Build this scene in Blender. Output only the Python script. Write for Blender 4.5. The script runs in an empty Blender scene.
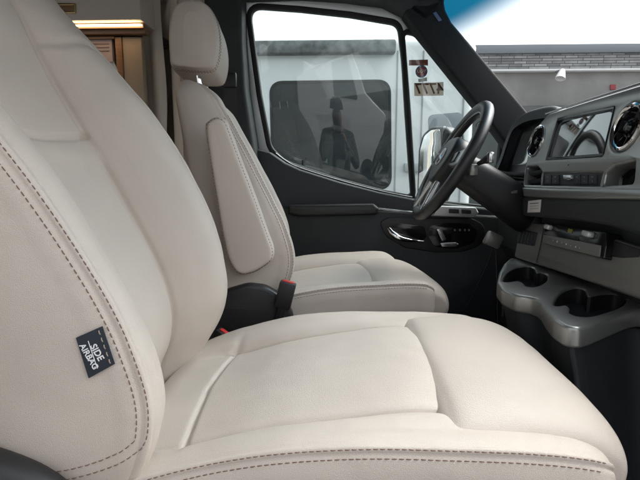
import bpy, bmesh, math, random
import numpy as np
from mathutils import Vector, Matrix, noise
from mathutils.bvhtree import BVHTree

random.seed(7)
R = math.radians
SC = bpy.context.scene
COL = SC.collection

# ------------------------------------------------------------------ camera
F = 470.0                                  # focal length in 640-px units
EYE = Vector((0, 0, 1.45))
PITCH = math.atan(70 / F)
YAW = -math.atan(18 * math.cos(PITCH) / F)
FWD = Vector((math.sin(YAW) * math.cos(PITCH), math.cos(YAW) * math.cos(PITCH), -math.sin(PITCH)))
RGT = Vector((math.cos(YAW), -math.sin(YAW), 0))
UPV = RGT.cross(FWD)
cam = bpy.data.cameras.new('camera'); camo = bpy.data.objects.new('camera', cam); COL.objects.link(camo)
cam.lens = F / 640 * 36; cam.sensor_width = 36; cam.clip_start = 0.01; cam.clip_end = 2000
camo.matrix_world = Matrix(((RGT.x, UPV.x, -FWD.x, EYE.x), (RGT.y, UPV.y, -FWD.y, EYE.y), (RGT.z, UPV.z, -FWD.z, EYE.z), (0, 0, 0, 1)))
SC.camera = camo

# ------------------------------------------------------------------ world, sun, exposure
SUN_EL, SUN_AZ = R(52), R(70)              # hazy sun beyond the windscreen
W = bpy.data.worlds.new('World'); SC.world = W; W.use_nodes = True
wn = W.node_tree; wn.nodes.clear()
sky = wn.nodes.new('ShaderNodeTexSky'); sky.sky_type = 'NISHITA'; sky.sun_disc = False
sky.sun_elevation = SUN_EL; sky.sun_rotation = SUN_AZ; sky.air_density = 1.0; sky.dust_density = 6.0; sky.ozone_density = 1.0
hs = wn.nodes.new('ShaderNodeHueSaturation'); hs.inputs['Saturation'].default_value = 0.22
bg = wn.nodes.new('ShaderNodeBackground'); bg.inputs['Strength'].default_value = 0.15
wo = wn.nodes.new('ShaderNodeOutputWorld')
wn.links.new(sky.outputs[0], hs.inputs['Color']); wn.links.new(hs.outputs[0], bg.inputs['Color']); wn.links.new(bg.outputs[0], wo.inputs[0])
sl = bpy.data.lights.new('sun', 'SUN'); sl.energy = 0.9; sl.angle = R(40); sl.color = (1, 0.97, 0.92)
so = bpy.data.objects.new('sun', sl); COL.objects.link(so)
sd = Vector((math.sin(SUN_AZ) * math.cos(SUN_EL), math.cos(SUN_AZ) * math.cos(SUN_EL), math.sin(SUN_EL)))
so.rotation_euler = sd.to_track_quat('Z', 'Y').to_euler()
SC.view_settings.view_transform = 'Standard'; SC.view_settings.look = 'None'
SC.view_settings.exposure = 1.63; SC.view_settings.gamma = 1.0
SC.cycles.use_denoising = True
SC.cycles.max_bounces = 10; SC.cycles.transparent_max_bounces = 16; SC.cycles.diffuse_bounces = 6
SC.cycles.sample_clamp_indirect = 6

# ------------------------------------------------------------------ projection helpers (camera pose -> rays)
def ray(px, py):
    return (FWD * F + RGT * (px - 320) - UPV * (py - 240)).normalized()
def hit(px, py, o, n):
    d = ray(px, py); o = Vector(o); n = Vector(n)
    return EYE + d * ((o - EYE).dot(n) / d.dot(n))
def atY(px, py, Y): return hit(px, py, (0, Y, 0), (0, 1, 0))
def atX(px, py, X): return hit(px, py, (X, 0, 0), (1, 0, 0))
def atZ(px, py, Z): return hit(px, py, (0, 0, Z), (0, 0, 1))

class Frame:
    """a plane in the place: origin, two axes, outward normal"""
    def __init__(s, o, ux, uy):
        s.o = Vector(o); s.ux = Vector(ux).normalized(); n = s.ux.cross(Vector(uy)).normalized()
        s.uy = n.cross(s.ux); s.n = n
        s.M = Matrix(((s.ux.x, s.uy.x, n.x, s.o.x), (s.ux.y, s.uy.y, n.y, s.o.y), (s.ux.z, s.uy.z, n.z, s.o.z), (0, 0, 0, 1)))
        s.I = s.M.inverted()
    def p(s, px, py):
        v = s.I @ hit(px, py, s.o, s.n); return (v.x, v.y)
    def L(s, pts): return [s.p(*q) for q in pts]
    def w(s, u, v, d=0): return s.M @ Vector((u, v, d))
    def lift(s, d): return Frame(s.o + s.n * d, s.ux, s.uy)

# ------------------------------------------------------------------ materials
MATS = {}
def mat(name, col, rough=0.5, metal=0.0, bump=0.0, bscale=200.0, var=0.0, vscale=8.0, coat=0.0, emit=None, estr=0, spec=0.5, bdist=0.001, kind='noise'):
    m = bpy.data.materials.new(name); m.use_nodes = True; nt = m.node_tree; b = nt.nodes['Principled BSDF']
    b.inputs['Base Color'].default_value = (*col, 1); b.inputs['Roughness'].default_value = rough; b.inputs['Metallic'].default_value = metal
    b.inputs['Coat Weight'].default_value = coat; b.inputs['Specular IOR Level'].default_value = spec
    if emit: b.inputs['Emission Color'].default_value = (*emit, 1); b.inputs['Emission Strength'].default_value = estr
    tc = nt.nodes.new('ShaderNodeTexCoord')
    if var:
        n = nt.nodes.new('ShaderNodeTexNoise'); n.inputs['Scale'].default_value = vscale; n.inputs['Detail'].default_value = 6
        r = nt.nodes.new('ShaderNodeValToRGB'); r.color_ramp.elements[0].position = .3; r.color_ramp.elements[1].position = .7
        r.color_ramp.elements[0].color = (*[c * (1 - var) for c in col], 1); r.color_ramp.elements[1].color = (*[min(1, c * (1 + var)) for c in col], 1)
        nt.links.new(tc.outputs['Object'], n.inputs['Vector']); nt.links.new(n.outputs['Fac'], r.inputs['Fac']); nt.links.new(r.outputs['Color'], b.inputs['Base Color'])
        mr = nt.nodes.new('ShaderNodeMapRange'); mr.inputs['To Min'].default_value = max(0, rough - .08); mr.inputs['To Max'].default_value = min(1, rough + .08)
        nt.links.new(n.outputs['Fac'], mr.inputs['Value']); nt.links.new(mr.outputs['Result'], b.inputs['Roughness'])
    if bump:
        if kind == 'grain':
            n = nt.nodes.new('ShaderNodeTexVoronoi'); n.feature = 'DISTANCE_TO_EDGE'; n.inputs['Scale'].default_value = bscale
            nz = nt.nodes.new('ShaderNodeTexNoise'); nz.inputs['Scale'].default_value = bscale * .5; nz.inputs['Detail'].default_value = 3
            ad = nt.nodes.new('ShaderNodeMix'); ad.data_type = 'VECTOR' if False else 'FLOAT'; ad.inputs[0].default_value = .45
            nt.links.new(tc.outputs['Object'], n.inputs['Vector']); nt.links.new(tc.outputs['Object'], nz.inputs['Vector'])
            cl = nt.nodes.new('ShaderNodeMath'); cl.operation = 'MINIMUM'; cl.inputs[1].default_value = .25
            mu = nt.nodes.new('ShaderNodeMath'); mu.operation = 'MULTIPLY'; mu.inputs[1].default_value = 4
            nt.links.new(n.outputs['Distance'], cl.inputs[0]); nt.links.new(cl.outputs[0], mu.inputs[0])
            nt.links.new(mu.outputs[0], ad.inputs[2]); nt.links.new(nz.outputs['Fac'], ad.inputs[3]); h = ad.outputs[0]
        else:
            n = nt.nodes.new('ShaderNodeTexNoise'); n.inputs['Scale'].default_value = bscale; n.inputs['Detail'].default_value = 4
            nt.links.new(tc.outputs['Object'], n.inputs['Vector']); h = n.outputs['Fac']
        bp = nt.nodes.new('ShaderNodeBump'); bp.inputs['Strength'].default_value = bump; bp.inputs['Distance'].default_value = bdist
        nt.links.new(h, bp.inputs['Height']); nt.links.new(bp.outputs['Normal'], b.inputs['Normal'])
    MATS[name] = m; return m

LEATHER = mat('cream_leather', (.565, .496, .434), .47, bump=.5, bscale=640, var=.035, vscale=7, bdist=.0007, kind='grain', spec=.4)
THREAD = mat('brown_thread', (.19, .11, .08), .7)
THREAD_L = mat('tan_thread', (.32, .25, .20), .7)
BLK = mat('black_plastic', (.018, .018, .019), .48, bump=.35, bscale=900, var=.12, vscale=20, bdist=.0004)
SOFT = mat('charcoal_trim', (.027, .030, .033), .55, bump=.5, bscale=700, var=.10, vscale=15, bdist=.0006, kind='grain')
GLOSSB = mat('gloss_black', (.008, .008, .009), .12)
BLUEBLK = mat('tag_fabric', (.018, .024, .035), .75, bump=.4, bscale=1500, bdist=.0003)
WHITEINK = mat('white_ink', (.78, .78, .78), .6)
SATIN = mat('satin_grey_bezel', (.33, .333, .318), .31, metal=.66)
SATIN2 = mat('dark_satin_grey', (.24, .234, .22), .40, metal=.55, var=.05, vscale=30)
SILVER = mat('bright_silver', (.62, .62, .61), .22, metal=.95)
PALES = mat('pale_silver', (.66, .66, .65), .38, metal=.6)
CHROME = mat('chrome', (.80, .80, .80), .08, metal=1.0)
PAINT = mat('white_body_paint', (.62, .64, .65), .25, coat=.5, var=.02, vscale=3)
PAINTG = mat('silver_frame_paint', (.50, .52, .53), .30, metal=.25, coat=.3)
RUBBER = mat('black_rubber', (.012, .012, .012), .6, bump=.2, bscale=500)
HEADL = mat('charcoal_headlining', (.05, .053, .057), .85, bump=.5, bscale=900, var=.1, bdist=.0006)
BEIGE = mat('beige_trim', (.56, .485, .40), .62, bump=.2, bscale=400, var=.06, vscale=6)
CURT = mat('grey_beige_curtain', (.50, .455, .395), .85, bump=.5, bscale=900, var=.06, vscale=10, bdist=.0006)
CABF = mat('taupe_cabinet_front', (.45, .405, .355), .45, var=.04, vscale=4)
PINKP = mat('mauve_panel', (.36, .30, .29), .5, var=.05, vscale=6)
BRASS = mat('brass_latch', (.45, .32, .15), .3, metal=.9)
RED = mat('red_plastic', (.55, .03, .025), .4)
def translucent(m, col):
    nt = m.node_tree; o = nt.nodes['Material Output']; b = nt.nodes['Principled BSDF']; t = nt.nodes.new('ShaderNodeBsdfTranslucent'); t.inputs[0].default_value = (*col, 1)
    mx = nt.nodes.new('ShaderNodeMixShader'); mx.inputs[0].default_value = .55; nt.links.new(b.outputs[0], mx.inputs[1]); nt.links.new(t.outputs[0], mx.inputs[2]); nt.links.new(mx.outputs[0], o.inputs[0])
PAPER = mat('white_paper', (.72, .70, .70), .7, var=.03, vscale=60)
TANP = mat('tan_paper', (.50, .44, .38), .8, var=.06, vscale=60)
BRNP = mat('brown_paper', (.22, .12, .095), .8, var=.1, vscale=60)
translucent(TANP, (.7, .62, .55)); translucent(BRNP, (.4, .2, .15))
STBLUE = mat('sticker_blue', (.13, .19, .36), .5)
CARPET = mat('black_carpet', (.014, .014, .015), .95, bump=1, bscale=600, var=.3, vscale=120, bdist=.003)
SKIN = mat('skin', (.27, .19, .155), .55)
JACKET = mat('dark_jacket', (.05, .055, .06), .8, var=.2, vscale=12)
JEANS = mat('blue_jeans', (.12, .17, .25), .85, var=.15, vscale=20)
CAPM = mat('black_cap', (.02, .02, .022), .85)

def wood_mat():
    m = bpy.data.materials.new('walnut_wood'); m.use_nodes = True; nt = m.node_tree; b = nt.nodes['Principled BSDF']
    tc = nt.nodes.new('ShaderNodeTexCoord'); mp = nt.nodes.new('ShaderNodeMapping'); mp.inputs['Scale'].default_value = (3, 3, 40)
    w = nt.nodes.new('ShaderNodeTexNoise'); w.inputs['Scale'].default_value = 6; w.inputs['Detail'].default_value = 6
    r = nt.nodes.new('ShaderNodeValToRGB'); r.color_ramp.elements[0].color = (.13, .065, .03, 1); r.color_ramp.elements[1].color = (.28, .15, .07, 1)
    nt.links.new(tc.outputs['Object'], mp.inputs[0]); nt.links.new(mp.outputs[0], w.inputs['Vector']); nt.links.new(w.outputs['Fac'], r.inputs[0]); nt.links.new(r.outputs[0], b.inputs['Base Color'])
    b.inputs['Roughness'].default_value = .4; return m
WOOD = wood_mat()

def glass_mat(name, tint, band=None, ior=1.5, gl=(1, 1, 1)):
    m = bpy.data.materials.new(name); m.use_nodes = True; nt = m.node_tree; nt.nodes.clear()
    o = nt.nodes.new('ShaderNodeOutputMaterial'); mx = nt.nodes.new('ShaderNodeMixShader')
    t = nt.nodes.new('ShaderNodeBsdfTransparent'); t.inputs[0].default_value = (*tint, 1)
    g = nt.nodes.new('ShaderNodeBsdfGlossy'); g.inputs['Roughness'].default_value = .0; g.inputs[0].default_value = (*gl, 1)
    lw = nt.nodes.new('ShaderNodeLayerWeight'); lw.inputs['Blend'].default_value = .5
    pw = nt.nodes.new('ShaderNodeMath'); pw.operation = 'POWER'; pw.inputs[1].default_value = 5
    fr = nt.nodes.new('ShaderNodeMapRange'); fr.inputs['To Min'].default_value = ((ior - 1) / (ior + 1)) ** 2; fr.inputs['To Max'].default_value = 1
    nt.links.new(lw.outputs['Facing'], pw.inputs[0]); nt.links.new(pw.outputs[0], fr.inputs['Value'])
    nt.links.new(fr.outputs[0], mx.inputs[0]); nt.links.new(t.outputs[0], mx.inputs[1]); nt.links.new(g.outputs[0], mx.inputs[2]); nt.links.new(mx.outputs[0], o.inputs[0])
    if band:                                # tinted sun band along the top of the pane
        z0, z1, c = band
        ge = nt.nodes.new('ShaderNodeNewGeometry'); sx = nt.nodes.new('ShaderNodeSeparateXYZ'); mr = nt.nodes.new('ShaderNodeMapRange')
        mr.inputs['From Min'].default_value = z0; mr.inputs['From Max'].default_value = z1; mr.interpolation_type = 'SMOOTHSTEP'
        mi = nt.nodes.new('ShaderNodeMix'); mi.data_type = 'RGBA'; mi.inputs[6].default_value = (*tint, 1); mi.inputs[7].default_value = (*c, 1)
        nt.links.new(ge.outputs['Position'], sx.inputs[0]); nt.links.new(sx.outputs['Z'], mr.inputs['Value']); nt.links.new(mr.outputs[0], mi.inputs[0]); nt.links.new(mi.outputs[2], t.inputs[0])
    return m
GLASS = glass_mat('door_glass', (.88, .93, .92), ior=1.62)
WSCR = glass_mat('windscreen_glass', (.93, .96, .96), band=(1.90, 2.0, (.004, .085, .15)), ior=1.4, gl=(.5, .5, .5))
DARKGL = mat('tinted_window', (.022, .027, .028), .02, spec=.3)
SCREEN = mat('screen_glass', (.02, .021, .022), .05, spec=1.0, coat=1.0); SCREEN.node_tree.nodes['Principled BSDF'].inputs['IOR'].default_value = 2.1
MIRROR = mat('mirror_glass', (.88, .88, .88), .01, metal=1.0)

# ------------------------------------------------------------------ object helpers
def tag(o, label=None, cat=None, group=None, kind=None):
    if label: o['label'] = label
    if cat: o['category'] = cat
    if group: o['group'] = group
    if kind: o['kind'] = kind
    return o
def thing(name, label, cat, loc=(0, 0, 0), rz=0, group=None):
    o = bpy.data.objects.new(name, None); o.empty_display_size = .05; COL.objects.link(o)
    o.location = loc; o.rotation_euler = (0, 0, rz); return tag(o, label, cat, group)
def world_m(o):
    m = Matrix.Translation(o.location) @ o.rotation_euler.to_matrix().to_4x4()
    return world_m(o.parent) @ m if o.parent else m
def link(name, me, m, parent=None, smooth=True, local=False, bevel=0, label=None):
    """link a mesh given in world coordinates (or the parent's, local=True)"""
    o = bpy.data.objects.new(name, me); COL.objects.link(o)
    ms = m if isinstance(m, (list, tuple)) else [m]
    mi = [p.material_index for p in me.polygons] if len(ms) > 1 else None
    me.materials.clear()
    for q in ms: me.materials.append(q)
    if mi: me.polygons.foreach_set('material_index', mi)
    if parent:
        o.parent = parent
        if not local: me.transform(world_m(parent).inverted())
    elif not local:                        # origin at the mesh's middle, so it moves well
        n = len(me.vertices); co = np.empty(n * 3, dtype=np.float32); me.vertices.foreach_get('co', co); co = co.reshape(-1, 3)
        c = Vector(((co[:, 0].min() + co[:, 0].max()) / 2, (co[:, 1].min() + co[:, 1].max()) / 2, co[:, 2].min()))
        me.transform(Matrix.Translation(-c)); o.location = c
    if smooth is True:
        for p in me.polygons: p.use_smooth = True
    elif smooth:
        me.shade_flat() if False else None
    if smooth == 'auto':
        for p in me.polygons: p.use_smooth = True
        me.set_sharp_from_angle(angle=R(35))
    if bevel:
        b = o.modifiers.new('edge', 'BEVEL'); b.width = bevel; b.segments = 3; b.limit_method = 'ANGLE'; b.angle_limit = R(40)
        b.harden_normals = False
    if label: o['label'] = label
    return o

class MB:
    def __init__(s): s.b = bmesh.new(); s.mi = 0
    def _fin(s, vs):
        for v in vs:
            for f in v.link_faces: f.material_index = s.mi
    def box(s, c, size, M=None, bev=0, seg=2):
        r = bmesh.ops.create_cube(s.b, size=1); vs = r['verts']
        T = Matrix.Translation(Vector(c)) @ (M.to_4x4() if M else Matrix.Identity(4)) @ Matrix.Diagonal((*size, 1))
        bmesh.ops.transform(s.b, matrix=T, verts=vs)
        if bev:
            es = list({e for v in vs for e in v.link_edges})
            r = bmesh.ops.bevel(s.b, geom=es, offset=bev, segments=seg, profile=.5, affect='EDGES'); vs = r['verts']
        s._fin(vs); return s
    def tube(s, pts, rad, n=10, closed=False, cap=True):
        pts = [Vector(p) for p in pts]; N = len(pts); rs = rad if hasattr(rad, '__len__') else [rad] * N
        rings = []; up = None
        for i, p in enumerate(pts):
            a = pts[(i - 1) % N] if closed or i > 0 else p; b = pts[(i + 1) % N] if closed or i < N - 1 else p
            t = (b - a).normalized()
            if up is None: up = t.orthogonal().normalized()
            up = (up - t * up.dot(t)).normalized(); sd_ = t.cross(up)
            rings.append([s.b.verts.new(p + (up * math.cos(k * 2 * math.pi / n) + sd_ * math.sin(k * 2 * math.pi / n)) * rs[i]) for k in range(n)])
        fs = []
        for i in range(N if closed else N - 1):
            A, B = rings[i], rings[(i + 1) % N]; off = 0
            if closed and i == N - 1:
                off = min(range(n), key=lambda q: (A[0].co - B[q].co).length)
            for k in range(n):
                fs.append(s.b.faces.new((A[k], A[(k + 1) % n], B[(k + 1 + off) % n], B[(k + off) % n])))
        if cap and not closed:
            fs.append(s.b.faces.new(rings[0][::-1])); fs.append(s.b.faces.new(rings[-1]))
        for f in fs: f.material_index = s.mi
        return s
    def grid(s, P, closed_u=False, closed_v=False, cap_u=False):
        nu, nv = len(P), len(P[0])
        V = [[s.b.verts.new(P[i][j]) for j in range(nv)] for i in range(nu)]
        for i in range(nu if closed_u else nu - 1):
            for j in range(nv if closed_v else nv - 1):
                f = s.b.faces.new((V[i][j], V[i][(j + 1) % nv], V[(i + 1) % nu][(j + 1) % nv], V[(i + 1) % nu][j])); f.material_index = s.mi
        if cap_u:
            for row in (V[0][::-1], V[-1]):
                c = s.b.verts.new(sum((v.co for v in row), Vector()) / nv)
                for j in range(nv): s.b.faces.new((row[j], row[(j + 1) % nv], c)).material_index = s.mi
        return s
    def mesh_in(s, me, M=None):
        n0 = len(s.b.verts); s.b.from_mesh(me); s.b.verts.ensure_lookup_table()
        vs = s.b.verts[n0:]
        if M: bmesh.ops.transform(s.b, matrix=M, verts=vs)
        s._fin(vs); return s
    def lathe(s, prof, M, n=32):
        P = [[M @ Vector((r * math.cos(k * 2 * math.pi / n), r * math.sin(k * 2 * math.pi / n), h)) for k in range(n)] for r, h in prof]
        return s.grid(P, closed_v=True)
    def me(s, name='m', fix=True):
        if fix: bmesh.ops.recalc_face_normals(s.b, faces=s.b.faces)
        m = bpy.data.meshes.new(name); s.b.to_mesh(m); s.b.free(); return m
    def obj(s, name, m, parent=None, smooth='auto', bevel=0, local=False, fix=True, label=None):
        return link(name, s.me(name, fix), m, parent, smooth, local, bevel, label)

def roundpoly(pts, r, seg=6):
    out = []; n = len(pts)
    for i in range(n):
        p = Vector(pts[i]); a = Vector(pts[i - 1]); b = Vector(pts[(i + 1) % n])
        rr = r[i] if hasattr(r, '__len__') else r
        da, db = (a - p), (b - p); la, lb = da.length, db.length; da.normalize(); db.normalize()
        ang = max(.05, math.acos(max(-1, min(1, da.dot(db)))))
        t = min(rr / math.tan(ang / 2), la * .48, lb * .48)
        if ang > R(174) or t < 2e-4: out.append((p.x, p.y)); continue
        for k in range(seg + 1):
            u = k / seg; q = (p + da * t) * (1 - u) ** 2 + p * 2 * u * (1 - u) + (p + db * t) * u ** 2
            out.append((q.x, q.y))
    return out
def catmull(pts, per=8, closed=False):
    P = [Vector(p) for p in pts]; n = len(P); out = []
    for i in range(n if closed else n - 1):
        if closed: a, b, c, d = P[i - 1], P[i], P[(i + 1) % n], P[(i + 2) % n]
        else: a, b, c, d = P[max(0, i - 1)], P[i], P[i + 1], P[min(n - 1, i + 2)]
        for k in range(per):
            t = k / per
            out.append(.5 * (2 * b + (c - a) * t + (2 * a - 5 * b + 4 * c - d) * t * t + (3 * b - a - 3 * c + d) * t ** 3))
    if not closed: out.append(P[-1].copy())
    return out
def circle(c, r, n=32): return [(c[0] + r * math.cos(2 * math.pi * k / n), c[1] + r * math.sin(2 * math.pi * k / n)) for k in range(n)]

def plate_me(fr, outline, holes=(), th=.004, bev=.001, res=2):
    """solid plate lying in frame fr: its front face on the plane, its thickness behind it"""
    cu = bpy.data.curves.new('c', 'CURVE'); cu.dimensions = '2D'; cu.fill_mode = 'BOTH'
    for pts in [outline, *holes]:
        sp = cu.splines.new('POLY'); sp.points.add(len(pts) - 1); sp.use_cyclic_u = True
        for q, p in zip(sp.points, pts): q.co = (p[0], p[1], 0, 1)
    bev = min(bev, th * .45)
    cu.extrude = th / 2 - bev; cu.bevel_depth = bev; cu.bevel_resolution = res; cu.offset = -bev
    o = bpy.data.objects.new('c', cu); me0 = o.to_mesh(); b = bmesh.new(); b.from_mesh(me0); o.to_mesh_clear()
    bmesh.ops.remove_doubles(b, verts=b.verts, dist=1e-5)
    me = bpy.data.meshes.new('plate'); b.to_mesh(me); b.free()
    bpy.data.objects.remove(o); bpy.data.curves.remove(cu)
    me.transform(fr.M @ Matrix.Translation((0, 0, -th / 2))); me.materials.clear()
    return me
def plate(name, fr, outline, m, parent=None, holes=(), th=.004, bev=.001, label=None):
    return link(name, plate_me(fr, outline, holes, th, bev), m, parent, 'auto', label=label)
def text_me(s, size, fr, u, v, mirror=False, rot=0, depth=.0003, align='CENTER'):
    cu = bpy.data.curves.new('t', 'FONT'); cu.body = s; cu.size = size; cu.align_x = align; cu.align_y = 'CENTER'; cu.extrude = depth; cu.offset = size * .018
    o = bpy.data.objects.new('t', cu); me0 = o.to_mesh(); b = bmesh.new(); b.from_mesh(me0); o.to_mesh_clear()
    me = bpy.data.meshes.new('t'); b.to_mesh(me); b.free(); bpy.data.objects.remove(o); bpy.data.curves.remove(cu)
    M = fr.M @ Matrix.Translation((u, v, depth)) @ Matrix.Rotation(rot, 4, 'Z')
    if mirror: M = M @ Matrix.Diagonal((-1, 1, 1, 1))
    me.transform(M)
    if mirror: me.flip_normals()
    return me
def join(parts):
    """[(mesh, material)] -> one mesh with material slots"""
    mb = MB(); ms = []
    for me, m in parts:
        if m not in ms: ms.append(m)
        mb.mi = ms.index(m); mb.mesh_in(me)
    return mb.me(fix=False), ms

# ------------------------------------------------------------------ lofted upholstery
def csp(ctrl, K):
    """open catmull through ctrl (list of 2-vectors), K samples per segment"""
    P = np.array(ctrl, float); n = len(P); out = []
    for i in range(n - 1):
        a, b, c, d = P[max(0, i - 1)], P[i], P[i + 1], P[min(n - 1, i + 2)]
        if i == 0: a = 2 * b - c if False else np.array([-c[0], c[1]])
        if i == n - 2: d = np.array([-b[0], b[1]])
        for k in range(K):
            t = k / K
            out.append(.5 * (2 * b + (c - a) * t + (2 * a - 5 * b + 4 * c - d) * t * t + (3 * b - a - 3 * c + d) * t ** 3))
    out.append(P[-1]); return np.array(out)
def tab(x, xs, ys):
    """smooth table lookup (catmull on uneven knots via hermite)"""
    xs = np.array(xs, float); ys = np.array(ys, float); n = len(xs)
    m = np.gradient(ys, xs); i = int(np.clip(np.searchsorted(xs, x) - 1, 0, n - 2)); h = xs[i + 1] - xs[i]; t = min(1, max(0, (x - xs[i]) / h))
    return ((2 * t ** 3 - 3 * t ** 2 + 1) * ys[i] + (t ** 3 - 2 * t ** 2 + t) * h * m[i] + (-2 * t ** 3 + 3 * t ** 2) * ys[i + 1] + (t ** 3 - t ** 2) * h * m[i + 1])
FLOOR = 0.65                               # cab floor above the asphalt
class Loft:
    """rows x columns of points, closed across; remembers the grid so seams and stitches can follow it"""
    def __init__(s, G): s.G = np.array(G, float); s.nr, s.nc = s.G.shape[:2]
    def normals(s):
        du = np.gradient(s.G, axis=0); dv = (np.roll(s.G, -1, 1) - np.roll(s.G, 1, 1)) / 2
        n = np.cross(dv, du); n /= np.linalg.norm(n, axis=2, keepdims=True) + 1e-12; s.N = n
        A = s.G[:-1]; B = s.G[1:]; A2 = np.roll(A, -1, 1); B2 = np.roll(B, -1, 1)   # signed volume tells the outward side
        m = (A + B + A2 + B2) / 4 - s.G.mean((0, 1)); vol = (np.cross(A2 - B, B2 - A) * m).sum()
        nn = (s.N[:-1] * np.cross(A2 - B, B2 - A)).sum()
        if vol * nn < 0: s.N = -n
        return s.N
    def at(s, r, c):
        r = min(max(r, 0), s.nr - 1.001); i = int(r); f = r - i; c = c % s.nc; j = int(c); g = c - j; j2 = (j + 1) % s.nc
        def bi(A): return (A[i, j] * (1 - f) + A[i + 1, j] * f) * (1 - g) + (A[i, j2] * (1 - f) + A[i + 1, j2] * f) * g
        n = bi(s.N); return Vector(bi(s.G)), Vector(n).normalized()
    def stitch(s, mb, path, dash=.0049, gap=.0022, rad=.00052, lift=.0002, off=0.0):
        """path: list of (row, col); off: sideways shift along the surface in metres"""
        pts = [s.at(r, c) for r, c in path]
        if off:
            if not hasattr(s, 'bvh'):
                V = [Vector(p) for p in s.G.reshape(-1, 3)]; nc = s.nc
                s.bvh = BVHTree.FromPolygons(V, [(i * nc + j, i * nc + (j + 1) % nc, (i + 1) * nc + (j + 1) % nc, (i + 1) * nc + j) for i in range(s.nr - 1) for j in range(nc)])
            q = []
            for k, (p, n) in enumerate(pts):
                t = (pts[min(k + 1, len(pts) - 1)][0] - pts[max(0, k - 1)][0]).normalized()
                loc, nn, _, _ = s.bvh.find_nearest(p + n * .003 + n.cross(t) * off)
                q.append((loc, nn if nn.dot(n) > 0 else -nn))
            pts = q
        L = [0]
        for k in range(1, len(pts)): L.append(L[-1] + (pts[k][0] - pts[k - 1][0]).length)
        def ev(d):
            k = int(np.clip(np.searchsorted(L, d) - 1, 0, len(pts) - 2)); t = (d - L[k]) / max(1e-9, L[k + 1] - L[k])
            return pts[k][0].lerp(pts[k + 1][0], t), pts[k][1].lerp(pts[k + 1][1], t)
        d = 0
        while d + dash < L[-1]:
            qs = []
            for q, h in ((0, -.5), (.25, .7), (.5, 1.0), (.75, .7), (1, -.5)):
                p, n = ev(d + dash * q); qs.append(p + n * (lift + rad * h))
            mb.tube(qs, [rad * .7, rad, rad, rad, rad * .7], 6); d += dash + gap * random.uniform(.85, 1.15)

def loft_obj(name, lf, mats, parent, stitches=None, cap=True):
    mb = MB(); mb.mi = 0
    mb.grid([[Vector(p) for p in row] for row in lf.G], closed_v=True, cap_u=cap)
    bmesh.ops.recalc_face_normals(mb.b, faces=mb.b.faces)
    if stitches: stitches(mb)
    me = mb.me(name, False); me.transform(Matrix.Translation((0, 0, -FLOOR)))
    return link(name, me, mats, parent, True, True)

K = 14
def half_loop(half):
    """half profile (center front -> center back) mirrored into a closed loop"""
    m = half[1:-1][::-1].copy(); m[:, 0] *= -1
    return np.vstack([half, m])

def gauss(x, w): return math.exp(-(x / w) ** 2)

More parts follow.
